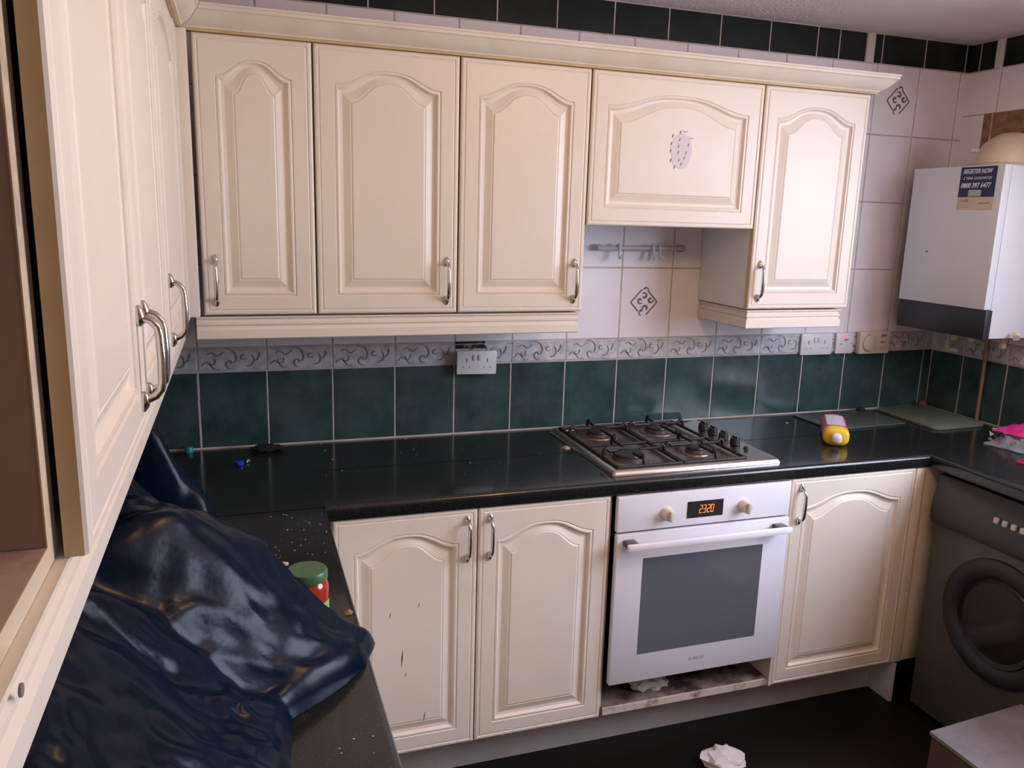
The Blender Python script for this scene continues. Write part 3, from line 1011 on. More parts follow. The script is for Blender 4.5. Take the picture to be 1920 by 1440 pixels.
for k, (x0, x1) in enumerate(((1.452, 1.668), (1.676, 1.892))):
    b = MB()
    zt = BZ + .030
    y0, y1 = -.538, -.080
    ym = (y0 + y1) / 2
    rr = .0052
    for a, c_ in (((x0, y0), (x1, y0)), ((x1, y0), (x1, y1)), ((x1, y1), (x0, y1)), ((x0, y1), (x0, y0)), ((x0, ym), (x1, ym))):
        b.tube([(a[0], a[1], BZ + .012), (c_[0], c_[1], BZ + .012)], rr, IRON, 8)
    for p in ((x0, y0), (x1, y0), (x0, y1), (x1, y1)):
        b.tube([(p[0], p[1], BZ), (p[0], p[1], BZ + .014)], .006, IRON, 8)
    for (bx, by, r) in (burn[k], burn[k + 2]):
        ya, yb_ = (ym, y1) if by > -.3 else (y0, ym)
        for (p, q) in (((bx, ya), (bx, by - r * .75)), ((bx, yb_), (bx, by + r * .75)), ((x0, by), (bx - r * .75, by)), ((x1, by), (bx + r * .75, by))):
            P0, Q0 = Vector((*p, 0)), Vector((*q, 0))
            dd = (Q0 - P0).normalized()
            # finger: rises into a pointed prong, then runs in over the burner
            b.tube([P0 + Vector((0, 0, BZ + .012)), P0 + dd * .004 + Vector((0, 0, BZ + .034)), P0 + dd * .012 + Vector((0, 0, BZ + .040)), P0 + dd * .022 + Vector((0, 0, zt)), Q0 + Vector((0, 0, zt))], [.006, .0065, .006, .0055, .0045], IRON, 8)
    o = b.build('pan_support', hb, smooth=50)
for y in (-.190, -.252, -.318, -.386):
    b = MB()
    b.lathe([(.017, 0), (.0165, .012), (.0145, .021), (.011, .0225)], IRON, Matrix.Translation((1.956, y, WTZ1 + .0170)), 24)
    b.T = Matrix.Translation((1.956, y, WTZ1 + .0170))
    b.box(-.0035, .0035, -.014, .014, .02, .027, IRON, .0015)
    b.build('gas_knob', hb, smooth=40)
b = MB(); b.lathe([(.008, 0), (.008, .006), (.006, .008)], IRON, Matrix.Translation((1.958, -.446, WTZ1 + .0170)), 16)
b.build('ignition_button', hb, smooth=40)

# ------------------------------------------------------------------ washing machine
wm = thing('washing_machine', 'dark graphite front-loading washing machine under the worktop', 'washing machine', (2.87, -.935, 0))
b = MB(); b.box(2.592, XR - .03, -1.232, -.640, .02, .690, GRAPH, .004); b.box(2.62, XR - .03, -1.232, -.640, .690, .858, GRAPH, .004)
b.build('body', wm, smooth=40)
b = MB()
prof = [(0, .0), (.018, .002), (.026, .016), (.027, .045), (.024, .085), (.014, .135), (.004, .165), (0, .166)]
b.extrude(prof, (2.592, -1.232, .692), (2.592, -.640, .692), GRAPH_D, (-1, 0, 0), (0, 0, 1))
b.box(2.592, 2.62, -1.232, -.640, .692, .858, GRAPH_D)
fc = b.build('fascia', wm, smooth=35)
for k in range(5):
    b = MB(); y = -.880 - .0295 * k
    b.T = frame((2.567, y, .7875), (0, -1, 0), (.09, 0, 1), (-1, 0, 0))
    b.box(-.0075, .0075, -.0085, .0085, -.004, .0055, BUTTON, .002)
    b.build('button', fc, smooth=40)
Td = frame((2.592, -.918, .462), (0, -1, 0), (0, 0, 1), (-1, 0, 0))
b = MB(); b.lathe([(.200, 0), (.198, .009), (.190, .015), (.172, .0175), (.152, .014), (.140, .006)], PLASTIC_BK, Td, 56, caps=False)
dr = b.build('door_ring', wm, smooth=40)
b = MB(); b.lathe([(.142, .006), (.138, .011), (.115, .004), (.08, .0015), (.02, .001)], DOORGL, Td, 48)
b.build('door_glass', dr, smooth=50)
b = MB(); b.box(2.594, 2.602, -1.23, -.642, .022, .095, GRAPH_D, .002)
b.build('kick_panel', wm, smooth=40)
for x in (2.64, 3.06):
    for y in (-.68, -1.19):
        b = MB(); b.lathe([(.02, 0), (.02, .008), (.008, .01), (.008, .021)], PLASTIC_BK, Matrix.Translation((x, y, 0)), 16)
        b.build('foot', wm)

# ------------------------------------------------------------------ boiler
bo = thing('boiler', 'white wall-hung boiler with a blue register label and dark lower band', 'boiler', (2.99, -.3, 1.275))
b = MB(); b.box(2.8816, XR - .0045, -.4845, -.092, 1.278, 1.866, BOILER_W, .0015)
b.build('body', bo, smooth=40)
b = MB(); b.box(2.850, 2.8815, -.4835, -.096, 1.379, 1.868, BOILER_W, .0022)
b.tube([(2.8502, -.2035, 1.566), (2.8496, -.2035, 1.566)], .0035, SLOT, 8)
fp = b.build('front_panel', bo, smooth=40)
b = MB(); b.box(2.852, 2.8815, -.492, -.100, 1.276, 1.3775, PLASTIC_BK, .002)
b.build('lower_band', bo, smooth=40)
Ts = F_right(-.3095, 1.726, 2.8498)
b = MB(); b.T = Ts
b.box(0, .146, .036, .1385, -.0004, .0006, NAVY)
b.box(.0, .146, -.008, .0355, -.0004, .0005, CREAM_LB)
b.box(.042, .094, .038, .060, .0005, .001, GREY_LB)
st = b.build('sticker', fp)
st['label'] = 'navy and cream guarantee sticker with white lettering'


def lettering(parent, T, text, size, m, name='lettering', shear=0.2, width=None, bold=0.0):
    cu = bpy.data.curves.new(name, 'FONT')
    cu.body = text
    cu.size = size
    cu.shear = shear
    cu.extrude = 0.0003
    cu.offset = bold
    ob = bpy.data.objects.new(name, cu)
    COL.objects.link(ob)
    dg = bpy.context.evaluated_depsgraph_get()
    me = bpy.data.meshes.new_from_object(ob.evaluated_get(dg))
    bpy.data.objects.remove(ob)
    xs = [v.co.x for v in me.vertices]
    k = 1.0 if not width else width / (max(xs) - min(xs))
    x0 = min(xs)
    b = MB()
    for v in me.vertices:
        b.vert(T @ Vector(((v.co.x - x0) * k, v.co.y, v.co.z + .0003)))
    for p in me.polygons:
        b.face(list(p.vertices), m)
    return b.build(name, parent)


Tt = lambda u, v: Ts @ Matrix.Translation((u, v, .0006))
lettering(st, Tt(.012, .116), 'REGISTER NOW', .0215, WHITE_PR, width=.118, bold=.0004)
lettering(st, Tt(.014, .0955), '2 YEAR GUARANTEE', .0135, WHITE_PR, width=.116)
lettering(st, Tt(.008, .068), '0800 397 6477', .0225, WHITE_PR, width=.122, bold=.0004)
b = MB()
for k in range(4):
    b.ribbon([(.016 + .0085 * k, .0185), (.018 + .0085 * k, .0285)], .0055 if k > 1 else .003, .0004, lambda u, v, d: Ts @ Vector((u, v, .0005 + d)), SLOT_G)
b.build('print_mark', st)
b = MB()
b.ribbon([(.088, .0145), (.132, .0155)], .0035, .0004, lambda u, v, d: Ts @ Vector((u, v, .0005 + d)), SLOT_G)
b.build('print_line', st)
# flue elbow rising from the top and entering the wall
b = MB()
b.tube([(2.985, -.345, 1.8665), (2.986, -.345, 1.882), (2.994, -.345, 1.896), (3.010, -.345, 1.904), (3.03, -.345, 1.906), (3.075, -.345, 1.906)], [.080, .083, .086, .086, .085, .083], FLUE, 32)
b.tube([(3.07, -.345, 1.906), (3.1505, -.345, 1.906)], .066, FLUE, 28)
b.lathe([(.092, 0), (.092, .010), (.086, .014), (.080, .015)], FLUE, Matrix.Translation((2.985, -.345, 1.8665)), 28)
b.build('flue_elbow', bo, smooth=45)
b = MB(); b.tube([(2.955, -.284, 1.925), (2.932, -.262, 1.931)], [.0085, .0095], CAP_W, 14)
b.build('test_plug', bo, smooth=45)
for (x, y, h) in ((3.085, -.140, .105), (3.02, -.225, .045), (3.02, -.30, .04), (3.06, -.40, .05)):
    b = MB()
    b.tube([(x, y, 1.277), (x, y, 1.277 - h)], .009, FLUE, 12)
    b.tube([(x, y, 1.277 - h * .6), (x, y, 1.277 - h)], .013, FLUE, 12)
    if h > .1:
        b.tube([(x, y, 1.277 - h * .9), (x + .02, y - .032, 1.277 - h * .93)], .0095, CAP_W, 12)
    b.build('pipe_fitting', bo, smooth=45)
b = MB(); b.tube([(2.99, -.505, 1.295), (2.975, -.520, 1.285)], .012, FLUE, 12); b.build('drain_cap', bo, smooth=45)
b = MB(); b.tube([(3.128, -.278, 1.2765), (3.132, -.278, 1.1), (3.135, -.276, .914)], .0072, COPPER, 14)
tag(b.build('copper_pipe', smooth=45), 'brown painted pipe running down the corner tiles from the boiler', 'pipe')

# ------------------------------------------------------------------ sockets and switches
G_EL = 'electrical plates on the border tiles'


def socket(x0, x1, z0, z1, label, double=True, yb=-.0045, dep=.011, tilt=0.0, red=False):
    t = thing('wall_socket', label, 'socket', ((x0 + x1) / 2, yb, z0), G_EL)
    T = F_back(0, 0, yb) @ Matrix.Translation(((x0 + x1) / 2, (z0 + z1) / 2, 0)) @ Matrix.Rotation(tilt, 4, 'Z')
    w, h = (x1 - x0) / 2, (z1 - z0) / 2
    b = MB(); b.T = T
    b.box(-w, w, -h, h, .0005, dep, SOCKET, .003)
    pl = b.build('face_plate', t, smooth=40)
    f = lambda u, v, d: T @ Vector((u, v, dep - .0003 + d))
    cs = (-w * .52, w * .52) if double else (0,)
    if not red:
        for c0 in cs:
            b = MB()
            b.ribbon([(c0, h * .36), (c0, h * .02)], .0040, .0006, f, SLOT)
            for s in (-1, 1):
                b.ribbon([(c0 + s * .0105 - .003, -h * .38), (c0 + s * .0105 + .003, -h * .38)], .0036, .0006, f, SLOT_G)
            b.build('pin_holes', pl)
    else:
        for q in ([(-w * .55, -h * .05), (-w * .30, -h * .05)], [(w * .75, h * .1), (w * .75, -h * .1)]):
            b = MB()
            b.ribbon(q, .004, .0006, f, SLOT_G)
            b.build('screw_slot', pl)
    if not red:
        for s in (-1, 1):
            b = MB(); b.T = T
            b.box(s * .009 - .0055, s * .009 + .0055, h * .18, h * .66, dep - .0005, dep + .004, SOCKET_Y if tilt else SOCKET, .0015)
            b.build('rocker_switch', t, smooth=40)
    else:
        b = MB(); b.T = T
        b.box(-.004, .014, h * .30, h * .40, dep - .0005, dep + .004, SLOT_G, .0015)
        b.build('rocker_switch', t, smooth=40)
        b = MB(); b.T = T
        b.box(-.003, .008, h * .56, h * .84, dep - .0005, dep + .002, LED_R, .001)
        b.build('neon_light', t)
    return t


# the crooked one stands proud on a surface box
t = socket(1.0885, 1.2270, 1.127, 1.2075, 'grubby crooked double socket below the long pelmet, standing off a black hole', yb=-.030, tilt=R(-1.2))
b = MB(); b.box(1.098, 1.218, -.029, -.0085, 1.134, 1.2005, SOCKET_Y, .002); b.build('back_box', t, smooth=40)
socket(2.4805, 2.6275, 1.1495, 1.2340, 'clean white double socket on the border under the bright cabinet')
socket(2.6465, 2.7305, 1.1510, 1.2345, 'single white fused switch with a red glowing light', double=False, red=True)
t = thing('heating_programmer', 'ivory heating programmer with a round dial beside the fused switch', 'programmer', (2.826, -.0045, 1.15), G_EL)
b = MB(); b.box(2.7505, 2.9000, -.030, -.0055, 1.1495, 1.2395, SOCKET_Y, .004); b.build('case', t, smooth=40)
b = MB(); b.lathe([(.036, 0), (.0365, .003), (.034, .005), (.032, .0045), (.030, .006)], SOCKET_Y, F_back(2.797, 1.195, -.0298), 36)
b.ribbon(spiral(2.797, 1.195, .0335, .0335, R(95), R(275), 24), .003, .0005, lambda u, v, d: Vector((u, -.0348 - d, v)), SLOT_G)
b.build('dial', t, smooth=40)
b = MB()
b.box(2.853, 2.876, -.0335, -.0295, 1.218, 1.227, SLOT_G, .001)
b.box(2.853, 2.874, -.0335, -.0295, 1.194, 1.199, SLOT_G, .001)
b.build('slider', t)
b = MB()
for k in range(5):
    b.ribbon([(2.828 + .0135 * k, 1.164), (2.833 + .0135 * k, 1.178)], .0028, .0005, lambda u, v, d: Vector((u, -.0299 - d, v)), SLOT_G)
b.build('legend', t)

# ------------------------------------------------------------------ hook rail
t = thing('hook_rail', 'grey plastic hook rail fixed to the tiles under the cooker hood', 'rail', (1.753, -.015, 1.54))
b = MB()
b.tube([(1.584, -.028, 1.5525), (1.925, -.028, 1.5555)], .0085, RAILP, 14)
for x in (1.592, 1.916):
    b.box(x - .012, x + .012, -.022, -.0045, 1.543, 1.565, SLOT_G if x > 1.8 else RAILP, .003)
b.build('bar', t, smooth=45)
for x in (1.664, 1.795, 1.822):
    b = MB()
    pts = [(x, -.028, 1.566), (x, -.038, 1.562), (x, -.040, 1.545), (x, -.038, 1.528), (x, -.044, 1.519), (x, -.054, 1.520), (x, -.058, 1.530)]
    b.tube(pts, .0042, HOOKP, 10)
    b.tube([(x - .006, -.028, 1.554), (x + .006, -.028, 1.554)], .0115, HOOKP, 14)
    b.build('hook', t, smooth=45)

# ------------------------------------------------------------------ things on the worktops
def slab(name, pts, z0, th, m, label, cat, rad=.02):
    """rounded-corner board from a quadrilateral"""
    out = []
    n = len(pts)
    for i in range(n):
        p, a, c_ = Vector(pts[i]), Vector(pts[i - 1]), Vector(pts[(i + 1) % n])
        d1, d2 = (a - p).normalized(), (c_ - p).normalized()
        s, e = p + d1 * rad, p + d2 * rad
        for k in range(7):
            t_ = k / 6
            out.append(s * (1 - t_) ** 2 + p * 2 * t_ * (1 - t_) + e * t_ ** 2)
    b = MB()
    lay = []
    cen = sum(out, Vector((0, 0))) / len(out)
    for ins, z in ((.0015, z0), (0, z0 + .001), (0, z0 + th - .001), (.0015, z0 + th)):
        lay.append([b.vert((*(p + (cen - p).normalized() * ins), z)) for p in out])
    for i in range(3):
        for k in range(len(out)):
            b.face([lay[i][k], lay[i][(k + 1) % len(out)], lay[i + 1][(k + 1) % len(out)], lay[i + 1][k]], m)
    b.face(lay[0][::-1], m)
    b.face(lay[-1], m)
    return tag(b.build(name, smooth=40), label, cat)


slab('chopping_board', [(2.455, -.030), (2.462, -.265), (2.826, -.245), (2.822, -.022)], WTZ1 + .0005, .006, GLASS_D, 'dark smoky glass chopping board lying flat behind the pink bottle', 'chopping board')
slab('chopping_board', [(2.868, -.018), (2.850, -.355), (3.118, -.345), (3.128, -.022)], WTZ1 + .0005, .010, GLASS_G, 'pale green glass chopping board in the corner under the boiler', 'chopping board', rad=.045)
b = MB(); b.lathe([(.016, 0), (.017, .012), (.013, .022), (.006, .024)], mat('brown_rubber', (0.13, 0.05, 0.035), 0.6), Matrix.Translation((3.10, -.040, WTZ1 + .0108)), 20)
tag(b.build('bottle_stopper', smooth=40), 'small brown stopper on the green board in the far corner', 'stopper')
b = MB()
b.tube([(2.765, -.040, WTZ1 + .0115), (2.785, -.030, WTZ1 + .018), (2.805, -.034, WTZ1 + .0115)], .0045, IRON, 8)
b.tube([(2.772, -.046, WTZ1 + .0115), (2.800, -.044, WTZ1 + .0115)], .0045, IRON, 8)
tag(b.build('black_clip', smooth=45), 'small black clip on the back edge of the smoky glass board', 'clip')

# pink and yellow bottle lying on its side, cap towards the room
bt = thing('squeeze_bottle', 'pink and yellow plastic bottle with a white cap lying on the worktop', 'bottle', (2.39, -.34, WTZ1))
ax0, ax1 = Vector((2.306, -.462, 0)), Vector((2.452, -.268, 0))
dd = (ax1 - ax0).normalized()
ss = Vector((dd.y, -dd.x, 0))
HT = .031
def ell(mb, prof, m):
    """oval bottle rings: (distance, half width, half thickness)"""
    rings = []
    for s, hw, ht in prof:
        c_ = ax0 + dd * s + Vector((0, 0, WTZ1 + HT + .0006))
        r_ = []
        for k in range(28):
            a = 2 * math.pi * k / 28
            ca, sa = math.cos(a), math.sin(a)
            e = .72
            r_.append(mb.vert(c_ + ss * hw * math.copysign(abs(ca) ** e, ca) + Vector((0, 0, ht * math.copysign(abs(sa) ** e, sa)))))
        rings.append(r_)
    for i in range(len(rings) - 1):
        for k in range(28):
            mb.face([rings[i][k], rings[i][(k + 1) % 28], rings[i + 1][(k + 1) % 28], rings[i + 1][k]], m)
    mb.face(rings[0][::-1], m)
    mb.face(rings[-1], m)
b = MB(); ell(b, [(.072, .0425, HT), (.09, .043, HT), (.245, .043, HT), (.262, .041, HT * .95), (.270, .034, HT * .75)], PINK); b.build('body', bt, smooth=40)
b = MB(); ell(b, [(.026, .022, .017), (.028, .036, .025), (.033, .041, .0295), (.042, .0425, HT), (.072, .0427, HT)], YELLOW); b.build('shoulder', bt, smooth=40)
b = MB(); ell(b, [(-.004, .010, .010), (-.001, .0145, .014), (.004, .0165, .016), (.020, .0172, .0165), (.0262, .0172, .0165)], CAP_W); b.build('cap', bt, smooth=40)
b = MB()
L0, L1 = ax0 + dd * .080, ax0 + dd * .238
zt = WTZ1 + 2 * HT + .0008
b.poly([L0 + ss * .030 + Vector((0, 0, zt - .0015)), L0 + Vector((0, 0, zt + .0004)), L1 + Vector((0, 0, zt + .0004)), L1 + ss * .030 + Vector((0, 0, zt - .0015))], LABEL_W)
b.poly([L0 - ss * .030 + Vector((0, 0, zt - .0015)), L0 + Vector((0, 0, zt + .0004)), L1 + Vector((0, 0, zt + .0004)), L1 - ss * .030 + Vector((0, 0, zt - .0015))], LABEL_W)
b.build('paper_label', bt)

# clear food packet with red contents
pk = thing('food_packet', 'crumpled clear food packet with red and pink print on the worktop', 'packet', (2.93, -.68, WTZ1))
def pillow(name, cx, cy, z, lx, ly, h, m, seed, rot=0.0, amp=.012):
    b = MB()
    nx, ny = 22, 16
    g0, g1 = [], []
    for j in range(ny + 1):
        r0, r1 = [], []
        for i in range(nx + 1):
            u, v = i / nx * 2 - 1, j / ny * 2 - 1
            e = (1 - abs(u) ** 3) * (1 - abs(v) ** 3)
            w = noise.noise((u * 3 + seed, v * 3, seed)) + .5 * abs(noise.noise((u * 7, v * 7 + seed, 2)))
            x, y = u * lx * (1 + .06 * noise.noise((v * 3, seed, 1))), v * ly * (1 + .06 * noise.noise((u * 3, seed, 5)))
            xr, yr = x * math.cos(rot) - y * math.sin(rot), x * math.sin(rot) + y * math.cos(rot)
            r1.append(b.vert((cx + xr, cy + yr, max(z + .003, z + .004 + h * e + amp * w * (.3 + e)))))
            r0.append(b.vert((cx + xr, cy + yr, z + .0006)))
        g0.append(r0); g1.append(r1)
    for j in range(ny):
        for i in range(nx):
            b.face([g1[j][i], g1[j][i + 1], g1[j + 1][i + 1], g1[j + 1][i]], m)
            b.face([g0[j][i], g0[j + 1][i], g0[j + 1][i + 1], g0[j][i + 1]], m)
    for i in range(nx):
        b.face([g0[0][i], g0[0][i + 1], g1[0][i + 1], g1[0][i]], m)
        b.face([g0[ny][i + 1], g0[ny][i], g1[ny][i], g1[ny][i + 1]], m)
    for j in range(ny):
        b.face([g0[j + 1][0], g0[j][0], g1[j][0], g1[j + 1][0]], m)
        b.face([g0[j][nx], g0[j + 1][nx], g1[j + 1][nx], g1[j][nx]], m)
    return b
b = pillow('red', 2.93, -.78, WTZ1, .125, .085, .028, RED_F, 3, .35); b.build('red_wrapper', pk, smooth=30)
b = pillow('pink', 3.03, -.585, WTZ1 + .045, .105, .075, .016, PINK_F, 9, .2); b.build('pink_sleeve', pk, smooth=30)
b = pillow('film', 3.005, -.62, WTZ1 + .001, .112, .105, .044, CLEARF, 6, .2, .02); b.build('clear_tray', pk, smooth=12)
b = MB()
random.seed(11)
for k in range(26):  # added foil slivers stand in for glints on the clear film
    x, y = 2.905 + random.uniform(-.03, .05), -.60 + random.uniform(-.06, .07)
    z = WTZ1 + .012 + random.uniform(0, .03)
    a = random.uniform(0, 3.1)
    b.poly([(x, y, z), (x + .02 * math.cos(a), y + .02 * math.sin(a), z + .006), (x + .014 * math.cos(a + .9), y + .014 * math.sin(a + .9), z + .016)], FOIL)
b.build('film_glints', pk)
b = MB(); b.tube([(2.925, -.525, WTZ1 + .047), (3.0, -.60, WTZ1 + .052), (3.06, -.69, WTZ1 + .05)], .0055, GOLD_F, 8)
b.build('straw_edge', pk, smooth=45)

# jar with a green lid
jr = thing('jar', 'glass jar of red sauce with a green lid beside the refuse bag', 'jar', (.511, -1.146, WTZ1))
T = Matrix.Translation((.511, -1.146, WTZ1 + .0005))
b = MB(); b.lathe([(.033, 0), (.0375, .004), (.039, .012), (.039, .052), (.036, .060), (.033, .064), (.033, .072)], JAR_RED, T, 36); b.build('body', jr, smooth=40)
b = MB(); b.lathe([(.0395, .006), (.0395, .026)], LIME, T, 36, caps=False); b.build('label_band', jr, smooth=40)
b = MB(); b.lathe([(.0365, .066), (.0378, .067), (.0378, .081), (.0355, .0845), (.015, .084)], LID_G, T, 40); b.build('lid', jr, smooth=40)

# bottle caps
b = MB(); b.lathe([(.013, 0), (.0138, .002), (.0138, .009), (.012, .011), (.004, .0112)], BLUE_CAP, Matrix.Translation((.392, -.190, WTZ1 + .0005)), 24)
tag(b.build('plastic_stopper', smooth=40), 'shiny dark blue bottle cap on the worktop near the corner', 'bottle cap')
b = MB(); b.lathe([(.012, 0), (.0125, .012), (.010, .016), (.004, .0165)], CYAN_CAP, Matrix.Translation((.2455, -.024, WTZ1 + .0005)), 24)
tag(b.build('plastic_stopper', smooth=40), 'turquoise bottle cap against the tiles in the corner', 'bottle cap')
b = MB()
Tf = Matrix.Translation((.412, -.178, WTZ1 + .0005))
b.T = Tf
b.tube([(0, 0, .003), (.006, .004, .009), (.009, .002, .003)], .003, FOIL, 6)
tag(b.build('foil_scrap', smooth=30), 'twist of silver foil touching the dark blue bottle cap', 'scrap')
crumple('dark_blotch', .475, -.060, WTZ1 + .0004, .040, .016, .010, mat('matt_black', (0.012, 0.009, 0.009), 0.9), 8, 'small black blotch against the tiles on the worktop, shaped as a lump', 'rag')  # dark blotch of unclear kind, modelled as a low black lump
# paper scraps
def scrap(x, y, s, a, m, name, label, cat='scrap', z=WTZ1, group=None):
    b = MB()
    P = [(-.5, -.4, .05), (.1, -.55, .25), (.55, -.1, .1), (.35, .5, .3), (-.3, .45, .06), (0, 0, .5)]
    v = [b.vert((x + s * (p[0] * math.cos(a) - p[1] * math.sin(a)), y + s * (p[0] * math.sin(a) + p[1] * math.cos(a)), z + .0006 + s * p[2] * .5)) for p in P]
    w = [b.vert((x + s * (p[0] * math.cos(a) - p[1] * math.sin(a)), y + s * (p[0] * math.sin(a) + p[1] * math.cos(a)), z + .0003)) for p in P[:5]]
    for k in range(5):
        b.face([v[k], v[(k + 1) % 5], v[5]], m)
        b.face([w[k], w[(k + 1) % 5], v[(k + 1) % 5], v[k]], m)
    b.face(w[::-1], m)
    return tag(b.build(name), label, cat, group)
scrap(1.408, -.250, .028, .4, CRUMB, 'paper_scrap', 'cream scrap of paper against the side of the hob')
scrap(1.452, -.046, .020, 1.0, PAPER, 'foil_scrap', 'white chip at the back corner of the hob', z=WTZ1 + .0)
scrap(.378, -.842, .030, .9, CRUMB, 'paper_scrap', 'pale scrap of paper between the refuse bag and the jar')
scrap(.405, -.848, .014, .2, PAPER, 'paper_scrap', 'small white shred beside the pale paper scrap')
scrap(.478, -.925, .020, 1.6, CRUMB, 'paper_scrap', 'grey shred just behind the green-lidded jar')
scrap(2.362, -.128, .010, .3, PAPER, 'paper_scrap', 'tiny white shred between the hob and the smoky glass board')
scrap(.582, -1.175, .018, .3, mat('brown_crumb', (0.30, 0.17, 0.12), 0.8), 'brown_crust', 'brown crust at the worktop edge beyond the jar', 'crust')
random.seed(21)
b = MB()
for k in range(90):
    if k < 60:
        x, y = random.uniform(.46, .59), random.uniform(-.90, -.62)
        if k % 3 == 0:
            x, y = random.uniform(.51, .59), random.uniform(-1.95, -1.55)
    elif k < 80:
        x, y = random.uniform(.6, 1.38), random.uniform(-.45, -.02)
    else:
        x, y = random.uniform(.55, .95), random.uniform(-.035, -.012)
    s = random.choice((.0007, .0009, .0012, .0018))
    b.box(x, x + s * 1.6, y, y + s, WTZ1 + .0003, WTZ1 + .0003 + s * .6, random.choice((CRUMB, PAPER)))
o = b.build('crumbs')
o['kind'] = 'stuff'
tag(o, 'pale crumbs scattered over the black worktops', 'crumbs')

# white crumpled tissue and the low box on the floor
crumple('crumpled_tissue', 1.782, -.722, .0005, .056, .045, .022, PAPER, 14, 'crumpled white tissue lying on the black floor', 'tissue', amp=.4, freq=1.6)
fb = thing('brown_box', 'brown box with a grey top on the floor before the washing machine', 'box', (2.37, -1.28, 0))
b = MB()
bx = [(2.185, -1.085), (2.556, -1.060), (2.556, -1.47), (2.185, -1.50)]
def prism(mb, pts, z0, z1, m, ins=0):
    cen = sum((Vector(p) for p in pts), Vector((0, 0))) / len(pts)
    P = [Vector(p) + (cen - Vector(p)).normalized() * ins for p in pts]
    lo = [mb.vert((*p, z0)) for p in P]
    hi = [mb.vert((*p, z1)) for p in P]
    for k in range(len(P)):
        mb.face([lo[k], lo[(k + 1) % len(P)], hi[(k + 1) % len(P)], hi[k]], m)
    mb.face(lo[::-1], m)
    mb.face(hi, m)
prism(b, bx, 0.001, .272, RUG_B, .006)
b.build('sides', fb)
b = MB(); prism(b, bx, .272, .282, RUG_G); b.build('top', fb)

# ------------------------------------------------------------------ blue refuse bag
from mathutils import geometry


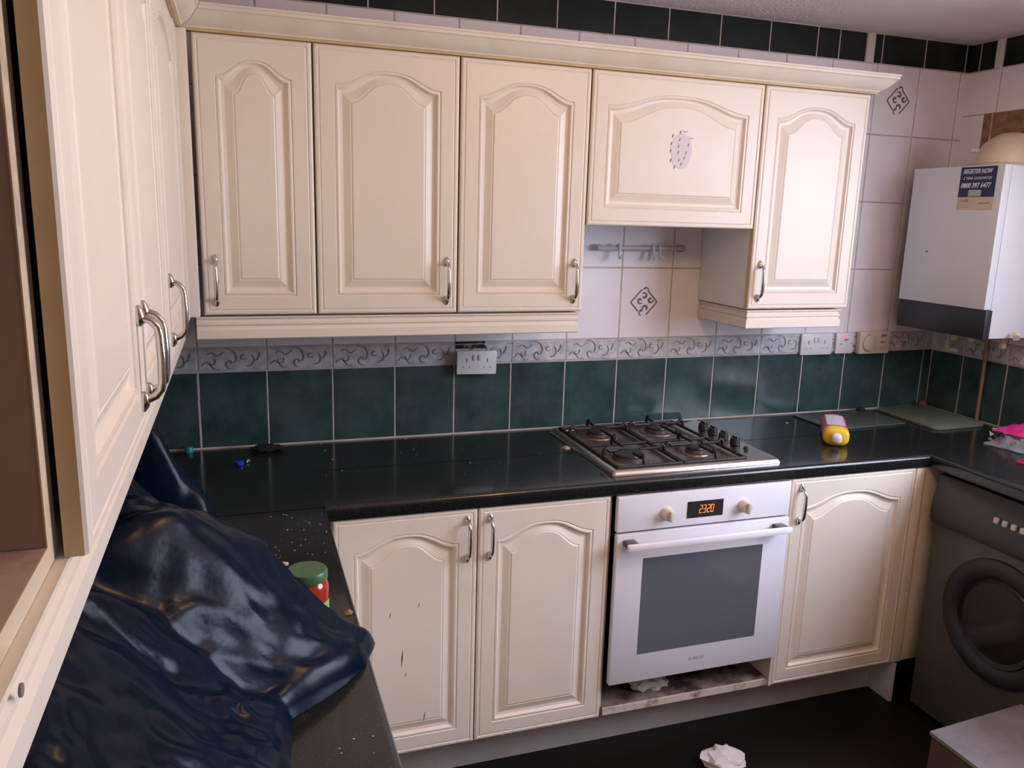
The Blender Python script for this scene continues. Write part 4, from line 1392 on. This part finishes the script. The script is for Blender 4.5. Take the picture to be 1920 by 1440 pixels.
def crumpled_bag(name, outline, H, seed, fold, label, amp=.03, slope=.30, ends=.10):
    """limp polythene bag: faceted folds over a slumped heap; outline = [(y, outer x)] from far to near"""
    rnd = random.Random(seed)
    xw, z0 = XL + .006, WTZ1 + .0012
    ya, yb = outline[0][0], outline[-1][0]

    def xo(y):
        for (a, xa), (b_, xb) in zip(outline[:-1], outline[1:]):
            if b_ <= y <= a:
                t = (a - y) / (a - b_)
                return xa + (xb - xa) * t
        return outline[-1][1]
    f1 = Vector(fold).normalized()
    f2 = Vector((-f1.y, f1.x))
    st = 3.4
    P, Hh = [], []
    for k in range(900):
        p = Vector((rnd.uniform(-.2, .75), rnd.uniform(yb - .1, ya + .1)))
        q = Vector((p.dot(f1) / st, p.dot(f2)))
        if all((q - o).length > .034 for o in P):
            P.append(q)
            Hh.append(rnd.uniform(-1, 1))
    V, Ed, Fc, ov, oe, of = geometry.delaunay_2d_cdt(P, [], [], 0, 1e-6)
    hv = [Hh[o[0]] if o else 0.0 for o in ov]
    tris = []
    for f in Fc:
        a, b_, c_ = (V[i] for i in f)
        d = (b_.y - c_.y) * (a.x - c_.x) + (c_.x - b_.x) * (a.y - c_.y)
        if abs(d) > 1e-12:
            tris.append((a, b_, c_, d, [hv[i] for i in f], min(a.x, b_.x, c_.x), max(a.x, b_.x, c_.x), min(a.y, b_.y, c_.y), max(a.y, b_.y, c_.y)))

    def facet(x, y):
        p = Vector((x, y))
        qx, qy = p.dot(f1) / st, p.dot(f2)
        for a, b_, c_, d, h, x0, x1, y0, y1 in tris:
            if x0 <= qx <= x1 and y0 <= qy <= y1:
                u = ((b_.y - c_.y) * (qx - c_.x) + (c_.x - b_.x) * (qy - c_.y)) / d
                v = ((c_.y - a.y) * (qx - c_.x) + (a.x - c_.x) * (qy - c_.y)) / d
                w = 1 - u - v
                if u >= -1e-6 and v >= -1e-6 and w >= -1e-6:
                    return u * h[0] + v * h[1] + w * h[2]
        return 0.0
    NY, NX = int((ya - yb) / .0075), 74
    b = MB()
    top, bot = [], []
    for j in range(NY + 1):
        y = ya + (yb - ya) * j / NY
        xe = xo(y) + .004 * noise.noise((y * 22, seed, 0))
        r0, r1 = [], []
        e = min(1, (ya - y) / ends + .02, (y - yb) / ends + .02)
        e = math.sin(math.pi / 2 * max(0, min(1, e)))
        for i in range(NX + 1):
            s_ = (i / NX) ** 1.25
            x = xe + (xw - xe) * s_
            d = xe - x
            k = min(1, d / slope)
            h = .036 * (1 - math.exp(-d / .011)) + H * (k * k * (3 - 2 * k)) * .55 + H * .45 * min(1, d / (slope * .8))
            g = min(1, d / .045)
            h += amp * g * facet(x, y)
            uu, vv = x * f1.x + y * f1.y, x * f2.x + y * f2.y
            wv = noise.noise((x * 6, y * 6, seed))
            h += .30 * amp * g * (1 - 2.6 * abs(noise.noise((uu * 7 + seed, vv * 26 + wv * 1.6, 3))))
            h += .16 * amp * g * (1 - 2.6 * abs(noise.noise((uu * 30, vv * 24 + wv * 2, seed + 4))))
            h = max(.0006, h * e)
            r1.append(b.vert((x, y, z0 + h)))
            r0.append(b.vert((x, y, z0 - .0004)))
        top.append(r1); bot.append(r0)
    for j in range(NY):
        for i in range(NX):
            b.face([top[j][i], top[j][i + 1], top[j + 1][i + 1], top[j + 1][i]], BAG)
            b.face([bot[j][i], bot[j + 1][i], bot[j + 1][i + 1], bot[j][i + 1]], BAG)
        b.face([bot[j + 1][0], bot[j][0], top[j][0], top[j + 1][0]], BAG)
        b.face([bot[j][NX], bot[j + 1][NX], top[j + 1][NX], top[j][NX]], BAG)
    for i in range(NX):
        b.face([bot[0][i], bot[0][i + 1], top[0][i + 1], top[0][i]], BAG)
        b.face([bot[NY][i + 1], bot[NY][i], top[NY][i], top[NY][i + 1]], BAG)
    return tag(b.build(name, smooth=50), label, 'bag')


crumpled_bag('refuse_bag', [(-.745, .29), (-.82, .338), (-.96, .395), (-1.06, .416), (-1.12, .425), (-1.21, .446), (-1.248, .530), (-1.275, .592), (-1.300, .612), (-1.315, .608), (-1.36, .590), (-1.41, .550), (-1.45, .503), (-1.482, .460), (-1.60, .453), (-1.80, .440), (-1.93, .38)],
             .25, 5, (.86, .5), 'crumpled dark blue refuse bag sprawled over the worktop edge by the jar', slope=.33, amp=.026)
crumpled_bag('refuse_bag', [(-.37, .10), (-.42, .205), (-.50, .285), (-.60, .332), (-.70, .350), (-.7415, .335)],
             .23, 9, (.5, -.86), 'smaller dark blue plastic bag slumped behind the sprawled one', slope=.17, amp=.034, ends=.06)
